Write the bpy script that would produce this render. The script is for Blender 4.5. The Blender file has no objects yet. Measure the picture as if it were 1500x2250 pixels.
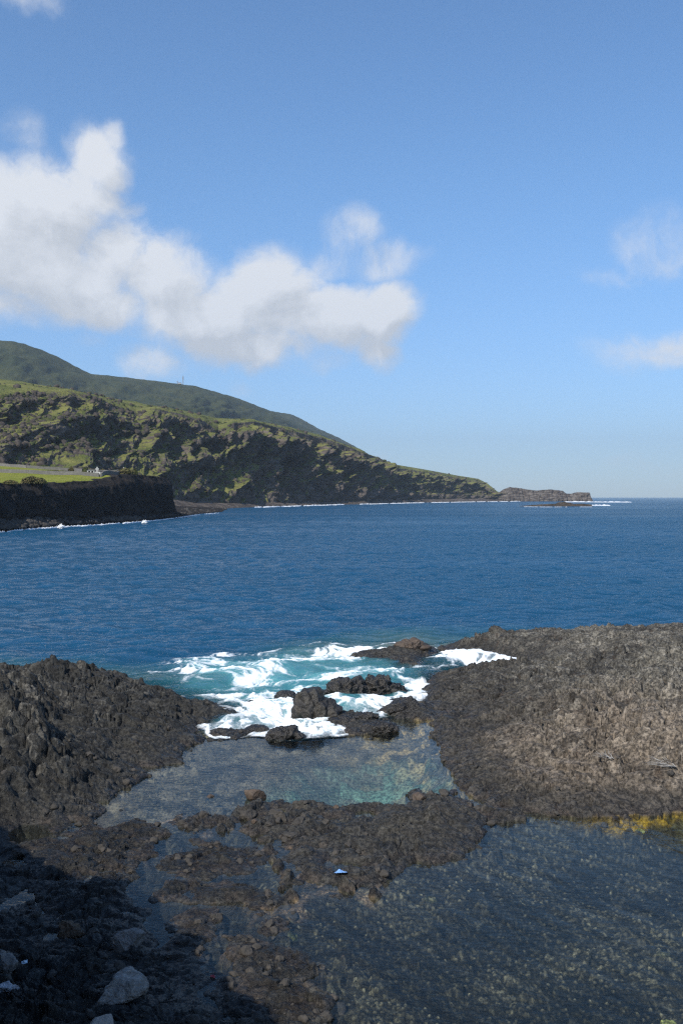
import bpy, bmesh, math, random
import numpy as np
from mathutils import Vector, Matrix, noise as mnoise
R = math.radians
f32 = np.float32
scene = bpy.context.scene
col = scene.collection
CAMZ = 8.0
F = 2187.0                      # focal length in photo pixels (photo 1500 x 2250)
HZ = 1092.0                     # horizon row
SUN_AZ = R(-145)                # direction the sun stands in, from +Y, negative = left
SUN_EL = R(45)

# ---------------------------------------------------------------- helpers
def at(px, py, z=0.0):
    """point on the level plane z seen in that direction from the viewpoint"""
    d = (CAMZ - z) * F / (py - HZ)
    return ((px - 750.0) / F * d, d)

def at_d(px, py, Y):
    """point at distance Y -> x, y, z"""
    return ((px - 750.0) / F * Y, Y, CAMZ + (HZ - py) / F * Y)

def tag(o, label=None, cat=None, group=None, kind=None):
    if label: o['label'] = label
    if cat: o['category'] = cat
    if group: o['group'] = group
    if kind: o['kind'] = kind
    return o

def link(name, me, mat=None, parent=None, smooth=True):
    if mat is not None:
        me.materials.clear(); me.materials.append(mat)
    o = bpy.data.objects.new(name, me)
    col.objects.link(o)
    if parent: o.parent = parent
    if smooth:
        me.polygons.foreach_set('use_smooth', np.ones(len(me.polygons), dtype=bool))
    return o

def grid_mesh(name, X, Y, Z, attrs=None):
    nr, nc = X.shape
    me = bpy.data.meshes.new(name)
    n = nr * nc
    co = np.empty((n, 3), f32)
    co[:, 0] = X.ravel(); co[:, 1] = Y.ravel(); co[:, 2] = Z.ravel()
    idx = np.arange(n, dtype=np.int32).reshape(nr, nc)
    a = idx[:-1, :-1].ravel(); b = idx[:-1, 1:].ravel(); c = idx[1:, 1:].ravel(); d = idx[1:, :-1].ravel()
    faces = np.stack([a, b, c, d], 1)
    nf = len(faces)
    me.vertices.add(n); me.vertices.foreach_set('co', co.ravel())
    me.loops.add(nf * 4); me.loops.foreach_set('vertex_index', faces.ravel())
    me.polygons.add(nf)
    me.polygons.foreach_set('loop_start', np.arange(0, nf * 4, 4, dtype=np.int32))
    for k, v in (attrs or {}).items():
        if v.ndim == 3:
            at_ = me.attributes.new(k, 'FLOAT_COLOR', 'POINT')
            c4 = np.ones((n, 4), f32); c4[:, :3] = v.reshape(n, 3)
            at_.data.foreach_set('color', c4.ravel())
        else:
            at_ = me.attributes.new(k, 'FLOAT', 'POINT')
            at_.data.foreach_set('value', v.astype(f32).ravel())
    me.update(calc_edges=True)
    return me

def _hash(ix, iy, s):
    h = (ix.astype(np.int64) * 374761393 + iy.astype(np.int64) * 668265263 + s * 974634777) & 0xffffffff
    h = ((h ^ (h >> 13)) * 1274126177) & 0xffffffff
    h = ((h ^ (h >> 16)) * 2246822519) & 0xffffffff
    return (h ^ (h >> 15)) & 0xffffffff

def perlin(x, y, s=0):
    x = x.astype(np.float64); y = y.astype(np.float64)
    ix = np.floor(x).astype(np.int64); iy = np.floor(y).astype(np.int64)
    fx = (x - ix).astype(f32); fy = (y - iy).astype(f32)
    def g(dx, dy):
        a = _hash(ix + dx, iy + dy, s).astype(f32) * f32(2 * math.pi / 4294967296.0)
        return np.cos(a) * (fx - dx) + np.sin(a) * (fy - dy)
    u = fx * fx * fx * (fx * (fx * 6 - 15) + 10); v = fy * fy * fy * (fy * (fy * 6 - 15) + 10)
    a = g(0, 0); b = g(1, 0); c = g(0, 1); d = g(1, 1)
    return ((a + (b - a) * u) * (1 - v) + (c + (d - c) * u) * v) * f32(1.5)

def fbm(x, y, s=0, o=4, g=0.5):
    r = 0; a = 1.0; t = 0
    for k in range(o):
        r = r + a * perlin(x * 2 ** k + 17.3 * k, y * 2 ** k - 9.1 * k, s + k); t += a; a *= g
    return r / t * 1.4

def ridged(x, y, s=0, o=3):
    r = 0; a = 1.0; t = 0
    for k in range(o):
        r = r + a * (1 - np.abs(perlin(x * 2 ** k + 3.3 * k, y * 2 ** k + 1.7 * k, s + k)) * 2); t += a; a *= .5
    return r / t

def voro(x, y, s=0):
    """F1, F2, cell random"""
    ix = np.floor(x).astype(np.int64); iy = np.floor(y).astype(np.int64)
    f1 = np.full(x.shape, 9, f32); f2 = np.full(x.shape, 9, f32); cid = np.zeros(x.shape, f32)
    for dx in (-1, 0, 1):
        for dy in (-1, 0, 1):
            h = _hash(ix + dx, iy + dy, s)
            rx = (h & 0xffff).astype(f32) / 65536; ry = (h >> 16).astype(f32) / 65536
            d = np.sqrt((ix + dx + .1 + .8 * rx - x) ** 2 + (iy + dy + .1 + .8 * ry - y) ** 2).astype(f32)
            m = d < f1
            f2 = np.where(m, f1, np.minimum(f2, d))
            cid = np.where(m, ((h >> 7) & 0xffff).astype(f32) / 65536, cid)
            f1 = np.where(m, d, f1)
    return f1, f2, cid

def sstep(a, b, x):
    t = np.clip((x - a) / (b - a), 0, 1)
    return t * t * (3 - 2 * t)

def mixc(c1, c2, t):
    return c1 * (1 - t[..., None]) + np.asarray(c2, f32) * t[..., None]

def poly_sdf(P, X, Y):
    """positive inside"""
    n = len(P); d2 = np.full(X.shape, 1e9, f32); ins = np.zeros(X.shape, bool)
    for i in range(n):
        x0, y0 = P[i]; x1, y1 = P[(i + 1) % n]
        ex, ey = x1 - x0, y1 - y0
        L = ex * ex + ey * ey + 1e-12
        t = np.clip(((X - x0) * ex + (Y - y0) * ey) / L, 0, 1)
        dx = X - x0 - t * ex; dy = Y - y0 - t * ey
        d2 = np.minimum(d2, dx * dx + dy * dy)
        if y0 != y1:
            c = ((y0 > Y) != (y1 > Y)) & (X < (x1 - x0) * (Y - y0) / (y1 - y0) + x0)
            ins ^= c
    d = np.sqrt(d2)
    return np.where(ins, d, -d)

def pl_dist(P, X, Y):
    d2 = np.full(X.shape, 1e9, f32)
    for i in range(len(P) - 1):
        x0, y0 = P[i]; x1, y1 = P[i + 1]
        ex, ey = x1 - x0, y1 - y0
        t = np.clip(((X - x0) * ex + (Y - y0) * ey) / (ex * ex + ey * ey + 1e-12), 0, 1)
        d2 = np.minimum(d2, (X - x0 - t * ex) ** 2 + (Y - y0 - t * ey) ** 2)
    return np.sqrt(d2)

# ---------------------------------------------------------------- materials
def new_mat(name):
    m = bpy.data.materials.new(name); m.use_nodes = True
    nt = m.node_tree; nt.nodes.clear()
    out = nt.nodes.new('ShaderNodeOutputMaterial')
    return m, nt, out

class NT:
    def __init__(s, nt): s.nt = nt
    def n(s, typ, **kw):
        nd = s.nt.nodes.new('ShaderNode' + typ)
        for k, v in kw.items():
            if k in nd.inputs: s.put(nd.inputs[k], v)
            else: setattr(nd, k, v)
        return nd
    def put(s, sock, v):
        if isinstance(v, bpy.types.NodeSocket): s.nt.links.new(v, sock)
        else: sock.default_value = v
    def math(s, op, a, b=0.0, c=0.0, clamp=False):
        nd = s.nt.nodes.new('ShaderNodeMath'); nd.operation = op; nd.use_clamp = clamp
        s.put(nd.inputs[0], a); s.put(nd.inputs[1], b); s.put(nd.inputs[2], c)
        return nd.outputs[0]
    def vmath(s, op, a, b=(0, 0, 0), out=0):
        nd = s.nt.nodes.new('ShaderNodeVectorMath'); nd.operation = op
        s.put(nd.inputs[0], a)
        if op == 'SCALE': s.put(nd.inputs['Scale'], b)
        else: s.put(nd.inputs[1], b)
        return nd.outputs[out]
    def mix(s, f, a, b):
        nd = s.nt.nodes.new('ShaderNodeMix'); nd.data_type = 'RGBA'
        s.put(nd.inputs[0], f); s.put(nd.inputs[6], a); s.put(nd.inputs[7], b)
        return nd.outputs[2]
    def ramp(s, f, lo, hi, a=0.0, b=1.0):
        nd = s.nt.nodes.new('ShaderNodeMapRange'); nd.interpolation_type = 'SMOOTHSTEP'
        for i, v in enumerate((f, lo, hi, a, b)): s.put(nd.inputs[i], v)
        return nd.outputs[0]
    def noise(s, vec, scale, detail=4, rough=.55, dist=0.0):
        nd = s.n('TexNoise'); s.put(nd.inputs['Vector'], vec)
        nd.inputs['Scale'].default_value = scale; nd.inputs['Detail'].default_value = detail
        nd.inputs['Roughness'].default_value = rough; nd.inputs['Distortion'].default_value = dist
        return nd.outputs['Fac']
    def bump(s, h, strength, dist):
        nd = s.n('Bump'); s.put(nd.inputs['Height'], h)
        nd.inputs['Strength'].default_value = strength; nd.inputs['Distance'].default_value = dist
        return nd

def c4(c): return (c[0], c[1], c[2], 1.0)

def attr_rock_mat(name, rough=.8, fine=14.0, bumpd=.03):
    """rock whose colour comes from the mesh's own colour attribute, broken up by fine noise"""
    m, nt, out = new_mat(name); N = NT(nt)
    a = N.n('Attribute', attribute_name='tint')
    w = N.n('Attribute', attribute_name='wet')
    pos = N.n('NewGeometry').outputs['Position']
    n1 = N.noise(pos, fine, 6, .65); n2 = N.noise(pos, fine * 3.3, 4, .6)
    k = N.math('MULTIPLY_ADD', N.ramp(n1, .36, .64), 1.35, .35)
    c = N.vmath('SCALE', a.outputs['Color'], k)
    k2 = N.ramp(n2, .6, .72, 0, .6)
    c2 = N.mix(k2, c, c4((.22, .21, .19)))
    wet = N.math('MULTIPLY', w.outputs['Fac'], 1.0)
    inv = N.math('SUBTRACT', 1.0, wet)
    c3 = N.mix(wet, c2, c)
    b = N.n('BsdfPrincipled'); N.put(b.inputs['Base Color'], c3)
    N.put(b.inputs['Roughness'], N.math('MULTIPLY_ADD', inv, rough - .42, .42))
    b.inputs['Specular IOR Level'].default_value = .35
    h = N.math('ADD', n1, N.math('MULTIPLY', n2, .4))
    bp = N.bump(h, 1.0, bumpd)
    N.put(b.inputs['Normal'], bp.outputs[0])
    nt.links.new(b.outputs[0], out.inputs[0])
    return m

def stone_mat(name, base, spots, scale=6.0, rough=.85, amt=.5, bumpd=.03, basis='obj', spec=.3):
    m, nt, out = new_mat(name); N = NT(nt)
    pos = N.n('TexCoord').outputs['Object'] if basis == 'obj' else N.n('NewGeometry').outputs['Position']
    n1 = N.noise(pos, scale, 6, .65, .3); n2 = N.noise(pos, scale * 4.7, 5, .65)
    c = N.mix(N.ramp(n1, .42, .62, 0, amt), c4(base), c4(spots))
    c = N.vmath('SCALE', c, N.math('MULTIPLY_ADD', n2, 1.2, .4))
    b = N.n('BsdfPrincipled'); N.put(b.inputs['Base Color'], c)
    b.inputs['Roughness'].default_value = rough
    b.inputs['Specular IOR Level'].default_value = spec
    bp = N.bump(N.math('ADD', N.math('MULTIPLY', n1, 1.5), n2), 1.0, bumpd)
    N.put(b.inputs['Normal'], bp.outputs[0])
    nt.links.new(b.outputs[0], out.inputs[0])
    return m

def hill_mat(name, grass, grass2, rock, rock2, scale=1.0, lo=.62, hi=.8, bumpd=1.2, tone=1.0):
    """steep faces bare rock, gentle faces grass, with patchy limits"""
    m, nt, out = new_mat(name); N = NT(nt)
    g = N.n('NewGeometry'); pos = g.outputs['Position']
    w = N.n('Attribute', attribute_name='bare').outputs['Fac']
    nz = N.n('SeparateXYZ', Vector=g.outputs['Normal']).outputs[2]
    n1 = N.noise(pos, .035 * scale, 5, .6); n2 = N.noise(pos, .22 * scale, 6, .65); n3 = N.noise(pos, .6 * scale, 4, .7)
    s = N.math('ADD', nz, N.math('MULTIPLY_ADD', n2, .9, -.45))
    s = N.math('ADD', s, N.math('MULTIPLY_ADD', n1, .5, -.25))
    s = N.math('SUBTRACT', s, w)
    f = N.ramp(s, lo, hi)
    gc = N.mix(N.ramp(n1, .35, .65), c4(grass), c4(grass2))
    gc = N.vmath('SCALE', gc, N.math('MULTIPLY_ADD', n3, 1.2, .4))
    st = N.vmath('MULTIPLY', pos, (1, 1, 5))
    n4 = N.noise(st, .08 * scale, 5, .6)
    rc = N.mix(N.ramp(n4, .4, .65), c4(rock), c4(rock2))
    rc = N.vmath('SCALE', rc, N.math('MULTIPLY_ADD', n3, 1.4, .3))
    c = N.mix(f, rc, gc)
    b = N.n('BsdfPrincipled'); N.put(b.inputs['Base Color'], c)
    b.inputs['Roughness'].default_value = .95; b.inputs['Specular IOR Level'].default_value = .1
    bp = N.bump(N.math('ADD', n3, N.math('MULTIPLY', n2, 2)), 1.0, bumpd)
    N.put(b.inputs['Normal'], bp.outputs[0])
    nt.links.new(b.outputs[0], out.inputs[0])
    return m

def plain_mat(name, c, rough=.7, var=.3, scale=8.0, bumpd=.01, spec=.3):
    return stone_mat(name, c, tuple(v * (1 - var) for v in c), scale, rough, .8, bumpd, spec=spec)

# ---------------------------------------------------------------- camera, sun, world
cam = bpy.data.cameras.new('camera'); camo = bpy.data.objects.new('camera', cam); col.objects.link(camo)
cam.sensor_fit = 'VERTICAL'; cam.sensor_height = 36.0; cam.lens = F / 2250.0 * 36.0
camo.location = (0, 0, CAMZ)
camo.rotation_euler = (R(90), 0, 0); cam.shift_y = -(1125 - HZ) / 2250.0      # level camera, framed slightly downward
cam.clip_start = .1; cam.clip_end = 60000
scene.camera = camo
sdir = Vector((math.sin(SUN_AZ) * math.cos(SUN_EL), math.cos(SUN_AZ) * math.cos(SUN_EL), math.sin(SUN_EL)))
sl = bpy.data.lights.new('sun', 'SUN'); sl.energy = 5.0; sl.angle = R(.53); sl.color = (1.0, .95, .87)
so = bpy.data.objects.new('sun', sl); col.objects.link(so)
so.rotation_euler = (-sdir).to_track_quat('-Z', 'Y').to_euler()
so.location = (-60, -40, 80)

def build_world():
    w = bpy.data.worlds.new('World'); scene.world = w; w.use_nodes = True
    nt = w.node_tree; nt.nodes.clear(); N = NT(nt)
    out = nt.nodes.new('ShaderNodeOutputWorld')
    sky = N.n('TexSky'); sky.sky_type = 'NISHITA'; sky.sun_disc = False
    sky.sun_elevation = SUN_EL; sky.sun_rotation = SUN_AZ
    sky.altitude = 0; sky.air_density = 1.0; sky.dust_density = .2; sky.ozone_density = 1.6
    vec = N.vmath('NORMALIZE', N.n('TexCoord').outputs['Generated'])
    # cloud density group, in azimuth / elevation
    g = bpy.data.node_groups.new('cloud_density', 'ShaderNodeTree')
    g.interface.new_socket('Vector', in_out='INPUT', socket_type='NodeSocketVector')
    g.interface.new_socket('Density', in_out='OUTPUT', socket_type='NodeSocketFloat')
    G = NT(g); gi = g.nodes.new('NodeGroupInput'); go = g.nodes.new('NodeGroupOutput')
    v = gi.outputs[0]
    wn = G.n('TexNoise'); G.put(wn.inputs['Vector'], v); wn.inputs['Scale'].default_value = 9; wn.inputs['Detail'].default_value = 5
    wv = G.vmath('SCALE', G.vmath('SUBTRACT', wn.outputs['Color'], (.5, .5, .5)), .08)
    vv = G.vmath('ADD', v, wv)
    xyz = G.n('SeparateXYZ', Vector=vv)
    az = G.math('ARCTAN2', xyz.outputs[0], xyz.outputs[1])
    el = G.math('ARCSINE', xyz.outputs[2])
    ae = G.n('CombineXYZ'); G.put(ae.inputs[0], az); G.put(ae.inputs[1], el)
    ae = ae.outputs[0]
    blobs = [(-40, 520, 270, 150, 1.0), (60, 450, 190, 110, 1.0), (150, 420, 120, 90, .9), (205, 345, 85, 80, .85), (245, 295, 40, 45, .6),
             (50, 305, 60, 60, .32), (60, 610, 190, 90, .9), (250, 470, 90, 45, .45), (240, 570, 130, 110, .72), (130, 640, 160, 90, .8), (-40, 690, 150, 60, .7), (-250, 480, 300, 200, 1.0),
             (360, 610, 170, 95, 1.0), (210, 690, 180, 62, .75), (585, 590, 85, 75, .9), (600, 640, 150, 100, 1.0), (480, 690, 230, 95, 1.0),
             (700, 690, 210, 95, 1.0), (855, 690, 105, 80, 1.0), (840, 762, 75, 55, .6), (560, 762, 230, 60, .75), (340, 800, 105, 58, .62), (650, 790, 160, 40, .4),
             (775, 520, 95, 75, .38), (850, 580, 120, 50, .40), (700, 575, 110, 55, .42),
             (1460, 535, 110, 68, .36), (1370, 590, 120, 40, .28), (1460, 762, 200, 62, .50), (1420, 1005, 120, 22, .2),
             (60, 5, 110, 35, .3), (180, 760, 60, 40, .3), (830, 980, 40, 26, .25), (940, 1000, 30, 22, .2), (530, 855, 45, 30, .28)]
    dens = None
    for (px, py, rx, ry, wgt) in blobs:
        a0 = math.atan((px - 750) / F); e0 = math.atan((HZ - py) / F * math.cos(a0))
        d = G.vmath('SUBTRACT', ae, (a0, e0, 0))
        d = G.vmath('MULTIPLY', d, (F / rx, F / ry, 0))
        l = G.vmath('LENGTH', d, out=1)
        t = G.ramp(l, 1.35, .15, 0, wgt)
        dens = t if dens is None else G.math('SMOOTH_MAX', dens, t, .04)
    # scattered clouds elsewhere in the sky
    far = G.noise(v, 3.0, 3, .5)
    back = G.ramp(G.math('MULTIPLY', xyz.outputs[1], -1), -.3, .3, 0, 1)
    oth = G.math('MULTIPLY', G.math('MULTIPLY', G.ramp(far, .52, .68, 0, 1.0), G.math('MULTIPLY', back, back)), G.ramp(el, .0, .1, 0, 1))
    dens = G.math('MAXIMUM', dens, oth)
    n1 = G.noise(vv, 13, 11, .64, .15)
    n2 = G.noise(vv, 70, 6, .65)
    nn = G.math('ADD', G.math('MULTIPLY_ADD', n1, 1.5, -.75), G.math('MULTIPLY_ADD', n2, .36, -.18))
    gate = G.ramp(dens, 0, .22)
    dd = G.math('ADD', dens, G.math('MULTIPLY', G.math('MULTIPLY', nn, gate), G.math('MULTIPLY_ADD', dens, .75, .40)))
    g.links.new(dd, go.inputs[0])
    def dn(vs):
        nd = nt.nodes.new('ShaderNodeGroup'); nd.node_tree = g; N.put(nd.inputs[0], vs); return nd.outputs[0]
    d0 = dn(vec)
    off = (-.016, -.0, .026)
    d1 = dn(N.vmath('ADD', vec, off))
    alpha = N.math('POWER', N.ramp(d0, .06, .74), 1.1)
    occ = N.math('ADD', N.math('MULTIPLY', N.math('SUBTRACT', d1, d0), 1.3), N.math('MULTIPLY_ADD', d1, .45, .08), clamp=True)      # thickness toward the light
    cc = N.mix(occ, c4((7.1, 7.25, 7.5)), c4((5.1, 5.3, 5.6)))
    elv = N.n('SeparateXYZ', Vector=vec).outputs[2]
    air = N.mix(N.ramp(elv, -.02, .34), c4((.64, .84, 1.20)), c4((.77, 1.08, 1.35)))
    skyc = N.vmath('MULTIPLY', sky.outputs[0], air)
    fin = N.mix(N.math('MULTIPLY', alpha, .93), skyc, cc)
    bg = N.n('Background'); N.put(bg.inputs['Color'], fin); bg.inputs['Strength'].default_value = .12
    nt.links.new(bg.outputs[0], out.inputs[0])
build_world()
vs = scene.view_settings
vs.view_transform = 'Standard'; vs.look = 'None'; vs.gamma = 1.0; vs.exposure = 0.0

# ---------------------------------------------------------------- near shore: shapes traced on the water plane
def pp(pts): return [at(x, y) for x, y in pts]
LAND = {
 'left': [(-1500, 1470), (-300, 1490), (0, 1497), (150, 1500), (260, 1508), (360, 1522), (440, 1545), (500, 1560), (532, 1572), (528, 1580), (495, 1580), (470, 1588), (440, 1600),
          (430, 1615), (452, 1626), (440, 1637), (404, 1638), (406, 1650), (385, 1663), (402, 1678), (365, 1680), (345, 1692), (305, 1684), (322, 1702), (308, 1718),
          (270, 1735), (240, 1760), (213, 1776), (224, 1784), (208, 1812), (180, 1818), (158, 1798), (150, 1790), (150, 1812), (118, 1826), (60, 1850), (-200, 1900), (-1500, 1900)],
 'shelf': [(-1500, 1840), (-200, 1850), (20, 1856), (90, 1850), (140, 1852), (230, 1828), (290, 1803), (345, 1812), (368, 1832), (325, 1850), (352, 1868), (300, 1882), (287, 1905), (302, 1925),
           (286, 1948), (270, 1963), (318, 1985), (326, 2020), (310, 2042), (332, 2078), (385, 2085), (430, 2110), (440, 2140), (508, 2176), (560, 2190), (620, 2300), (640, 2600), (-1500, 2600)],
 'isle_a': [(365, 1880), (372, 1872), (440, 1868), (520, 1870), (572, 1873), (576, 1893), (540, 1915), (480, 1925), (425, 1932), (380, 1917), (357, 1900)],
 'isle_b': [(343, 1950), (360, 1940), (420, 1936), (470, 1946), (520, 1938), (560, 1946), (608, 1970), (620, 1990), (600, 2002), (540, 1998), (500, 1992), (440, 1985), (400, 1972), (350, 1968)],
 'isle_c': [(385, 2035), (412, 2012), (455, 2008), (466, 2030), (470, 2045), (458, 2070), (436, 2082), (442, 2092), (402, 2098), (378, 2070)],
 'isle_d': [(500, 2054), (530, 2047), (556, 2044), (566, 2066), (620, 2088), (690, 2098), (724, 2112), (712, 2126), (664, 2138), (630, 2150), (690, 2180), (718, 2200), (700, 2240), (720, 2320), (690, 2600),
            (600, 2600), (590, 2260), (545, 2190), (512, 2150), (514, 2128), (528, 2118), (515, 2085)],
 'knob': [(584, 2026), (606, 2016), (622, 2027), (604, 2040)],
 'bit_a': [(440, 1858), (425, 1853), (445, 1843), (480, 1850), (485, 1858)],
 'bit_b': [(120, 1835), (150, 1828), (200, 1822), (215, 1830), (170, 1840)],
 'isle_e': [(405, 1797), (425, 1784), (452, 1790), (470, 1800), (520, 1803), (525, 1812), (470, 1815), (428, 1820), (400, 1815)],
 'centre': [(500, 1795), (520, 1778), (560, 1772), (610, 1765), (690, 1772), (750, 1778), (800, 1768), (850, 1775), (895, 1772), (905, 1748), (928, 1738), (948, 1752), (975, 1748), (985, 1737), (1003, 1740),
            (996, 1757), (1018, 1765), (1058, 1795), (1068, 1815), (1052, 1838), (1050, 1858), (1000, 1885), (930, 1902), (880, 1915), (856, 1932), (845, 1944), (800, 1952), (768, 1948), (700, 1926),
            (652, 1915), (634, 1885), (642, 1862), (612, 1850), (590, 1835), (560, 1838), (530, 1822), (540, 1808)],
 'neck': [(1040, 1785), (1065, 1772), (1110, 1786), (1160, 1782), (1150, 1800), (1090, 1805), (1060, 1808)],
 'right': [(1900, 1408), (1500, 1412), (1200, 1412), (1060, 1414), (1000, 1416), (962, 1424), (985, 1432), (1030, 1436), (1090, 1447), (1140, 1452), (1165, 1462), (1130, 1470), (1080, 1472), (1020, 1474), (980, 1480),
           (950, 1490), (930, 1510), (938, 1526), (925, 1540), (958, 1572), (943, 1592), (946, 1612), (960, 1642), (975, 1670), (990, 1692), (1010, 1708), (1006, 1725), (1022, 1742), (1060, 1768), (1100, 1785),
           (1150, 1782), (1200, 1790), (1260, 1795), (1350, 1800), (1500, 1793), (1700, 1790), (3200, 1790), (3200, 1408)],
 'reef': [(800, 1446), (770, 1440), (830, 1433), (862, 1424), (905, 1412), (945, 1420), (965, 1432), (930, 1446), (920, 1462), (880, 1458), (840, 1450)],
 'bar_a': [(742, 1592), (800, 1576), (856, 1590), (852, 1602), (805, 1616), (768, 1612)],
 'bar_b': [(818, 1562), (866, 1542), (900, 1532), (935, 1548), (965, 1566), (950, 1582), (905, 1578), (860, 1572)],
 'bar_c': [(455, 1606), (520, 1612), (545, 1606), (560, 1612), (500, 1622), (460, 1616)],
 'bar_d': [(700, 1575), (745, 1565), (800, 1572), (800, 1588), (750, 1596), (712, 1590)],
}
HOLES = [
 [(2, 1895), (20, 1882), (60, 1884), (92, 1888), (70, 1900), (45, 1906), (40, 1916), (10, 1914)],
 [(-40, 1990), (0, 1978), (40, 1962), (70, 1970), (92, 1982), (80, 1998), (60, 1992), (30, 1994), (0, 2006)],
 [(75, 2003), (98, 2000), (92, 2022), (78, 2016)], [(52, 2070), (72, 2062), (96, 2076), (90, 2082)],
 [(30, 1835), (60, 1812), (100, 1818), (104, 1840), (60, 1850), (28, 1850)],
 [(702, 1898), (720, 1892), (760, 1893), (790, 1896), (812, 1906), (780, 1912), (730, 1914)],
 [(650, 1848), (680, 1838), (700, 1842), (690, 1852)], [(545, 1795), (580, 1797), (575, 1806), (548, 1806)], [(590, 1812), (640, 1810), (655, 1820), (610, 1824)],
 [(716, 1800), (740, 1795), (760, 1810), (735, 1818)], [(792, 1875), (808, 1872), (815, 1886), (798, 1886)],
 [(778, 1792), (800, 1786), (822, 1800), (806, 1814), (786, 1808)], [(682, 1868), (702, 1862), (712, 1876), (694, 1882)], [(850, 1902), (878, 1896), (892, 1904), (862, 1912)], [(600, 1778), (620, 1775), (628, 1784), (606, 1786)],
 [(300, 1890), (328, 1884), (330, 1898), (304, 1902)],
 [(975, 1568), (995, 1566), (996, 1571), (978, 1573)], [(1010, 1582), (1025, 1580), (1024, 1588), (1012, 1587)], [(1025, 1617), (1045, 1615), (1044, 1621), (1028, 1621)],
 [(425, 2170), (440, 2160), (480, 2200), (470, 2215), (440, 2200)], [(205, 1920), (250, 1918), (262, 1930), (215, 1932)],
]
PUDDLE_Z = 0.0
GX0, GX1, GY0, GY1, GS = -45.0, 55.0, 9.0, 80.0, .14
gx = np.arange(GX0, GX1, GS, dtype=f32); gy = np.arange(GY0, GY1, GS, dtype=f32)
GXX, GYY = np.meshgrid(gx, gy)
def region(P, soft=.6):
    return sstep(-soft, soft, poly_sdf(pp(P), GXX, GYY))
sdf = np.full(GXX.shape, -1e3, f32)
for k, P in LAND.items():
    sdf = np.maximum(sdf, poly_sdf(pp(P), GXX, GYY))
sdf = sdf + .06 * region([(-1500, 1840), (300, 1800), (560, 1830), (640, 1960), (740, 2110), (740, 2700), (-1500, 2700)], .5) * (sdf > -3)
for P in HOLES:
    sdf = np.minimum(sdf, -poly_sdf(pp(P), GXX, GYY))
# broad heights of the rock (photo direction, height)
HP = [(-300, 1475, 3.0), (-150, 1470, 2.9), (0, 1480, 2.2), (25, 1505, 1.9), (60, 1545, 1.5), (100, 1590, 1.1), (-100, 1600, 2.2), (0, 1600, 1.8), (60, 1640, 1.3), (0, 1680, 1.4), (130, 1660, 1.05), (100, 1720, .8), (0, 1760, .9),
      (80, 1470, 1.1), (130, 1464, 1.25), (170, 1460, 1.35), (230, 1469, 1.25), (300, 1492, .9), (350, 1503, .75), (400, 1516, .6), (450, 1538, .42), (500, 1555, .35),
      (230, 1520, .95), (190, 1560, .75), (150, 1610, .7), (260, 1600, .7), (350, 1560, .6), (400, 1600, .45), (200, 1680, .65), (300, 1650, .45), (100, 1790, .45), (40, 1800, .5), (180, 1740, .45),
      (970, 1420, .35), (1010, 1402, .8), (1060, 1391, 1.1), (1120, 1389, 1.25), (1200, 1389, 1.3), (1350, 1389, 1.4), (1500, 1388, 1.5), (1800, 1390, 1.5), (1180, 1440, .55), (1230, 1430, .85),
      (1000, 1490, .45), (1100, 1490, .7), (1200, 1480, .9), (1300, 1450, 1.05), (1500, 1440, 1.35), (1500, 1500, 1.5), (1350, 1520, 1.35), (1420, 1560, 1.6), (1500, 1590, 1.7), (1300, 1580, 1.2), (1450, 1630, 1.35),
      (1700, 1600, 2.0), (1800, 1500, 2.0), (1500, 1690, .95), (1400, 1680, .75), (1300, 1650, .85), (1200, 1600, .85), (1100, 1570, .65), (1000, 1560, .45), (1000, 1640, .35), (1100, 1660, .5), (1200, 1700, .5),
      (1300, 1740, .45), (1450, 1750, .45), (1700, 1740, .7), (1080, 1730, .3), (900, 1835, .40), (980, 1820, .34), (830, 1870, .24), (800, 1830, .26), (700, 1860, .22), (600, 1795, .25), (760, 1800, .3), (800, 1925, .14),
      (470, 1895, .27), (420, 1905, .22), (450, 1955, .16), (560, 1975, .2), (250, 1860, .34), (200, 1900, .3), (100, 1870, .2), (150, 1960, .25), (80, 2040, .25), (200, 2100, .28), (60, 2180, .35), (300, 2200, .2),
      (450, 2210, .15), (420, 2050, .2), (620, 2115, .16), (640, 2220, .24), (900, 1430, .4), (850, 1445, .18), (790, 1595, .22), (890, 1555, .28), (-400, 1700, 3.2), (-600, 1900, 2.5), (-300, 1900, 1.0), (-300, 2200, .9)]
HPw = np.array([(*at(x, y, h), h) for x, y, h in HP], f32)
num = np.zeros(GXX.shape, f32); den = np.zeros(GXX.shape, f32)
for x, y, h in HPw:
    w = 1.0 / (((GXX - x) ** 2 + (GYY - y) ** 2 * .8 + .6) ** 1.7)
    num += w * h; den += w
HB = num / den
poolB = region([(1050, 1800), (1100, 1795), (1500, 1785), (3000, 1780), (3000, 2700), (640, 2700), (640, 2240), (740, 2180), (640, 2140), (740, 2110), (625, 2080), (630, 1960), (850, 1950), (950, 1900), (1060, 1860)])
deepA = region([(600, 1745), (640, 1705), (720, 1670), (820, 1655), (900, 1665), (940, 1700), (950, 1735), (880, 1760), (760, 1765), (660, 1762)], 1.3)
poolA = region([(100, 1850), (300, 1690), (420, 1640), (480, 1620), (760, 1615), (850, 1605), (960, 1570), (1000, 1720), (1060, 1780), (1000, 1770), (400, 1800), (250, 1830)], .5)
deepB = region([(1080, 1850), (1150, 1815), (1300, 1810), (1600, 1815), (1600, 1900), (1300, 1920), (1150, 1900)], 1.5)
wsh = region([(-1500, 1840), (300, 1800), (560, 1830), (640, 1960), (740, 2110), (740, 2700), (-1500, 2700)], .5)
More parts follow.
